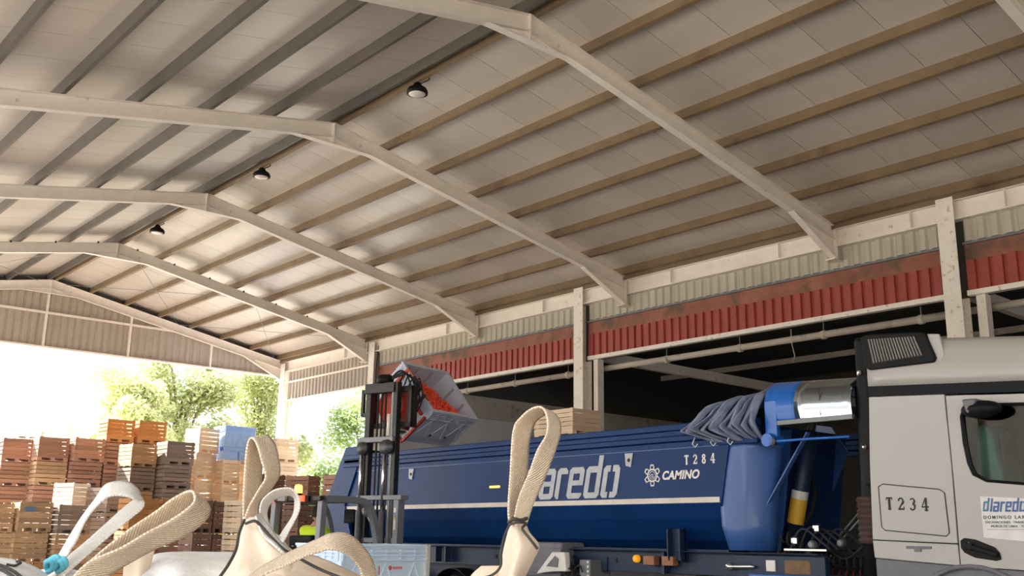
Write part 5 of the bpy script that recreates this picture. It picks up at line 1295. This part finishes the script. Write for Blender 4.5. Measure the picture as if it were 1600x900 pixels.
# broad tan cloth between the corners
def cloth(name, P, material, parent, solid=.003):
    G = [[at(*p) for p in catmull([Vector(q) for q in row], 5)] for row in P]
    G2 = []
    cols = [catmull([G[i][j] for i in range(len(G))], 5) for j in range(len(G[0]))]
    for i in range(len(cols[0])): G2.append([cols[j][i] for j in range(len(cols))])
    o = MB().grid(G2).build(name, material, parent, smooth=True, solid=solid, recalc=False); o.location = -Vector(parent.location); return o
cloth('bag_mouth', [[(455, 862, 2.2), (480, 866, 2.15), (510, 876, 2.1), (545, 892, 2.05), (575, 906, 2.05)], [(430, 880, 2.05), (470, 885, 2.02), (510, 895, 1.98), (545, 908, 1.95), (590, 925, 1.95)], [(410, 930, 1.95), (460, 935, 1.9), (510, 940, 1.9), (560, 950, 1.9), (610, 960, 1.9)]], bag_tan, BR)
cloth('bag_lip', [[(474, 868, 2.25), (488, 872, 2.25), (503, 884, 2.22), (520, 894, 2.2), (535, 897, 2.2)], [(474, 880, 2.18), (488, 888, 2.17), (503, 897, 2.15), (520, 902, 2.13), (535, 905, 2.12)]], bag_white, BR)
cord('seam_cord', [(460, 868, 2.0), (485, 882, 1.96), (510, 894, 1.93), (540, 905, 1.92)], .003, cord_m, BR)

# left bag (white with black seams) and its two loops
BLf = body_bag('bulk_bag', .18, 2.30, .90, .85, 1.42, bag_white, 'white bulk bag with black seam cords and a light blue tie, bottom left corner', seed=9)
cloth('bag_fold', [[(-40, 868, 2.05), (0, 872, 2.05), (25, 876, 2.05), (50, 884, 2.05), (72, 897, 2.05)], [(-40, 890, 1.95), (0, 892, 1.95), (25, 896, 1.95), (50, 903, 1.95), (80, 915, 1.95)], [(-40, 940, 1.85), (0, 940, 1.85), (25, 942, 1.85), (50, 946, 1.85), (90, 950, 1.85)]], bag_white, BLf)
cord('seam_cord', [(-10, 880, 1.97), (8, 886, 1.95), (22, 893, 1.93), (35, 903, 1.92)], .0028, cord_m, BLf)
cord('seam_cord', [(-10, 889, 1.96), (6, 892, 1.94), (18, 899, 1.92), (26, 906, 1.92)], .0028, cord_m, BLf)
cord('seam_cord', [(10, 882, 1.98), (22, 884, 1.98), (30, 881, 1.99), (32, 879, 1.99), (26, 877, 2.0)], .0024, cord_m, BLf)
dF = 2.2
ribbon('lifting_loop', st(((70, 905, dF), (86, 900, dF-.02)), ((87, 877, dF), (107, 865, dF-.03)), ((107, 842, dF), (119, 845, dF-.04)), ((127, 810, dF), (132, 816, dF-.045)), ((150, 779, dF), (149, 793, dF-.045)), ((165, 758, dF), (168, 777, dF-.045)), ((185, 752.7, dF), (187, 774, dF-.045)), ((203, 755, dF), (203, 777, dF-.045)),
    ((215, 764, dF+.005), (214, 782, dF-.04)), ((216, 770, dF+.02), (224, 784, dF-.02)), ((210, 780, dF+.03), (221, 795, dF-.01)), ((190, 797, dF+.03), (202, 811, dF-.01)), ((160, 824, dF+.03), (170, 838, dF-.01)), ((133, 848, dF+.03), (140, 864, dF-.01)), ((104, 872, dF+.02), (116, 885, dF-.01)), ((80, 895, dF+.01), (92, 908, dF-.02))), strap_w, BLf)
dE = 1.9
LE = ribbon('lifting_loop', st(((100, 915, dE), (128, 915, dE+.03)), ((122, 895, dE), (150, 893, dE+.03)), ((158, 862, dE), (190, 862, dE+.035)), ((201, 828, dE), (235, 838, dE+.04)), ((244, 799, dE-.005), (270, 815, dE+.04)), ((266, 782, dE-.01), (292, 799, dE+.04)), ((285, 771, dE-.015), (306, 788, dE+.035)), ((297, 767, dE-.03), (314, 780, dE+.02)),
    ((303, 771, dE-.045), (322, 784, dE+.005)), ((303, 784, dE-.055), (328, 797, dE-.005)), ((290, 797, dE-.06), (320, 814, dE-.01)), ((266, 813, dE-.06), (288, 838, dE-.015)), ((230, 832, dE-.06), (244, 857, dE-.02)), ((187, 857, dE-.06), (210, 875, dE-.02)), ((140, 877, dE-.05), (165, 903, dE-.02)), ((110, 905, dE-.04), (140, 930, dE-.02))), strap_t, BLf)
for k in range(5):
    p = (76+5*k, 884-3*(k % 3), 2.05); cord('blue_tie', [(p[0], p[1]+10, 2.06), (p[0]-4, p[1]-4, 2.03), (p[0]+4, p[1]-8, 2.02), (p[0]+7, p[1]+3, 2.03), (p[0]-2, p[1]+8, 2.05)], .005, bluecord, BLf)
cloth('tan_flap', [[(196, 862, 2.25), (210, 856, 2.25), (228, 850, 2.25), (246, 846, 2.26)], [(193, 885, 2.2), (208, 882, 2.2), (222, 876, 2.2), (238, 872, 2.22)], [(190, 925, 2.15), (205, 925, 2.15), (218, 920, 2.15), (226, 915, 2.18)]], bag_tan, BLf)
# middle white bag
BM = body_bag('bulk_bag', .99, 3.02, .60, .66, 1.40, bag_white, 'shiny white bulk bag lying low between the loops, bottom centre left', seed=12)
cloth('bag_hump', [[(203, 899, 2.4), (222, 880, 2.4), (245, 866, 2.4), (280, 863, 2.4), (325, 863, 2.4), (372, 864, 2.4)], [(203, 905, 2.25), (222, 892, 2.22), (245, 882, 2.22), (282, 878, 2.18), (325, 880, 2.2), (372, 882, 2.2)], [(200, 935, 2.1), (222, 930, 2.05), (245, 925, 2.1), (280, 925, 2.02), (325, 925, 2.06), (372, 925, 2.1)]], bag_white, BM)

# ------------------------------------------------------------------ TREES beyond the gable
leaf_m = {}
def leafmat(nm, c):
    M = mat(nm, c, .6, var=.25, scale=1.2); b = M.node_tree.nodes['Principled BSDF']; b.inputs['Subsurface Weight'].default_value = 0
    nt = M.node_tree; out = nt.nodes['Material Output']; tr_ = nt.nodes.new('ShaderNodeBsdfTranslucent'); tr_.inputs[0].default_value = (c[0]*1.3, c[1]*1.4, c[2], 1)
    mx = nt.nodes.new('ShaderNodeMixShader'); mx.inputs[0].default_value = .5; nt.links.new(b.outputs[0], mx.inputs[1]); nt.links.new(tr_.outputs[0], mx.inputs[2]); nt.links.new(mx.outputs[0], out.inputs[0])
    return M
lm = [leafmat('olive_leaves', (.40, .41, .24)), leafmat('green_leaves', (.36, .43, .23)), leafmat('yellow_leaves', (.50, .50, .31))]
bark = mat('bark', (.16, .12, .09), .9, bump=.5)
def tree(x, y, h, r, z0, seed, label, m_, n=16000, leaf=.16):
    rg = random.Random(seed); t = empty('tree', (x, y, 0)); tag(t, label, 'tree', 'trees beyond the yard')
    tips = []
    m = MB(); m.tube([(0, 0, -.04), (.1, .05, h*.25), (-.1, 0, h*.5), (.05, .1, h*.8)], .2, 8, radii=[.26, .2, .14, .05]); 
    for k in range(18):
        a = rg.uniform(0, 2*pi); z = rg.uniform(z0, h*.95); rr = r*rg.uniform(.45, .95)*(1-.5*((z-z0)/(h-z0))**2)
        b = Vector((rr*cos(a), rr*sin(a), z)); m.tube([(0, 0, z*.6), b*.5+Vector((0, 0, z*.42)), b], .06, 5, radii=[.08, .05, .02]); tips.append((b, r*rg.uniform(.22, .36)))
    m.build('trunk', bark, t)
    tips += [(Vector((rg.uniform(-.3, .3)*r, rg.uniform(-.3, .3)*r, rg.uniform(z0+1, h*.95))), r*.35) for _ in range(12)]
    v = []; f = []
    for _ in range(n):
        c, cr = tips[rg.randrange(len(tips))]
        d = Vector((rg.gauss(0, 1), rg.gauss(0, 1), rg.gauss(0, .8))).normalized()*cr*(rg.random()**.4); p = c+d
        u = Vector((rg.gauss(0, 1), rg.gauss(0, 1), rg.gauss(0, 1))).normalized()*leaf*rg.uniform(.6, 1.3); w = u.orthogonal().normalized()*leaf*.55; k = len(v)
        v += [tuple(p-u), tuple(p+w), tuple(p+u), tuple(p-w)]; f.append((k, k+1, k+2, k+3))
    me = bpy.data.meshes.new('crown'); me.from_pydata(v, [], f); me.materials.append(m_); o = bpy.data.objects.new('crown', me); COL.objects.link(o); o.parent = t; o['kind'] = 'stuff'
for a in [(19.5, 54, 10.4, 3.0, 2.5, 1, 'light green round tree behind the left crates, at the edge of the white sky', lm[2]),
          (24.0, 57, 12.5, 3.8, 2.5, 2, 'large olive green tree rising under the gable cladding', lm[0]),
          (29.5, 58, 12.5, 4.0, 2.0, 3, 'olive green tree behind the blue bin, left of the far white column', lm[0]),
          (33.6, 52, 11.5, 3.6, 1.5, 4, 'bright green tree seen right of the far white column', lm[1]),
          (43.0, 62, 12.0, 4.0, 3.0, 5, 'pale green tree beside the forklift mast, in the side opening', lm[2])]:
    tree(*a)
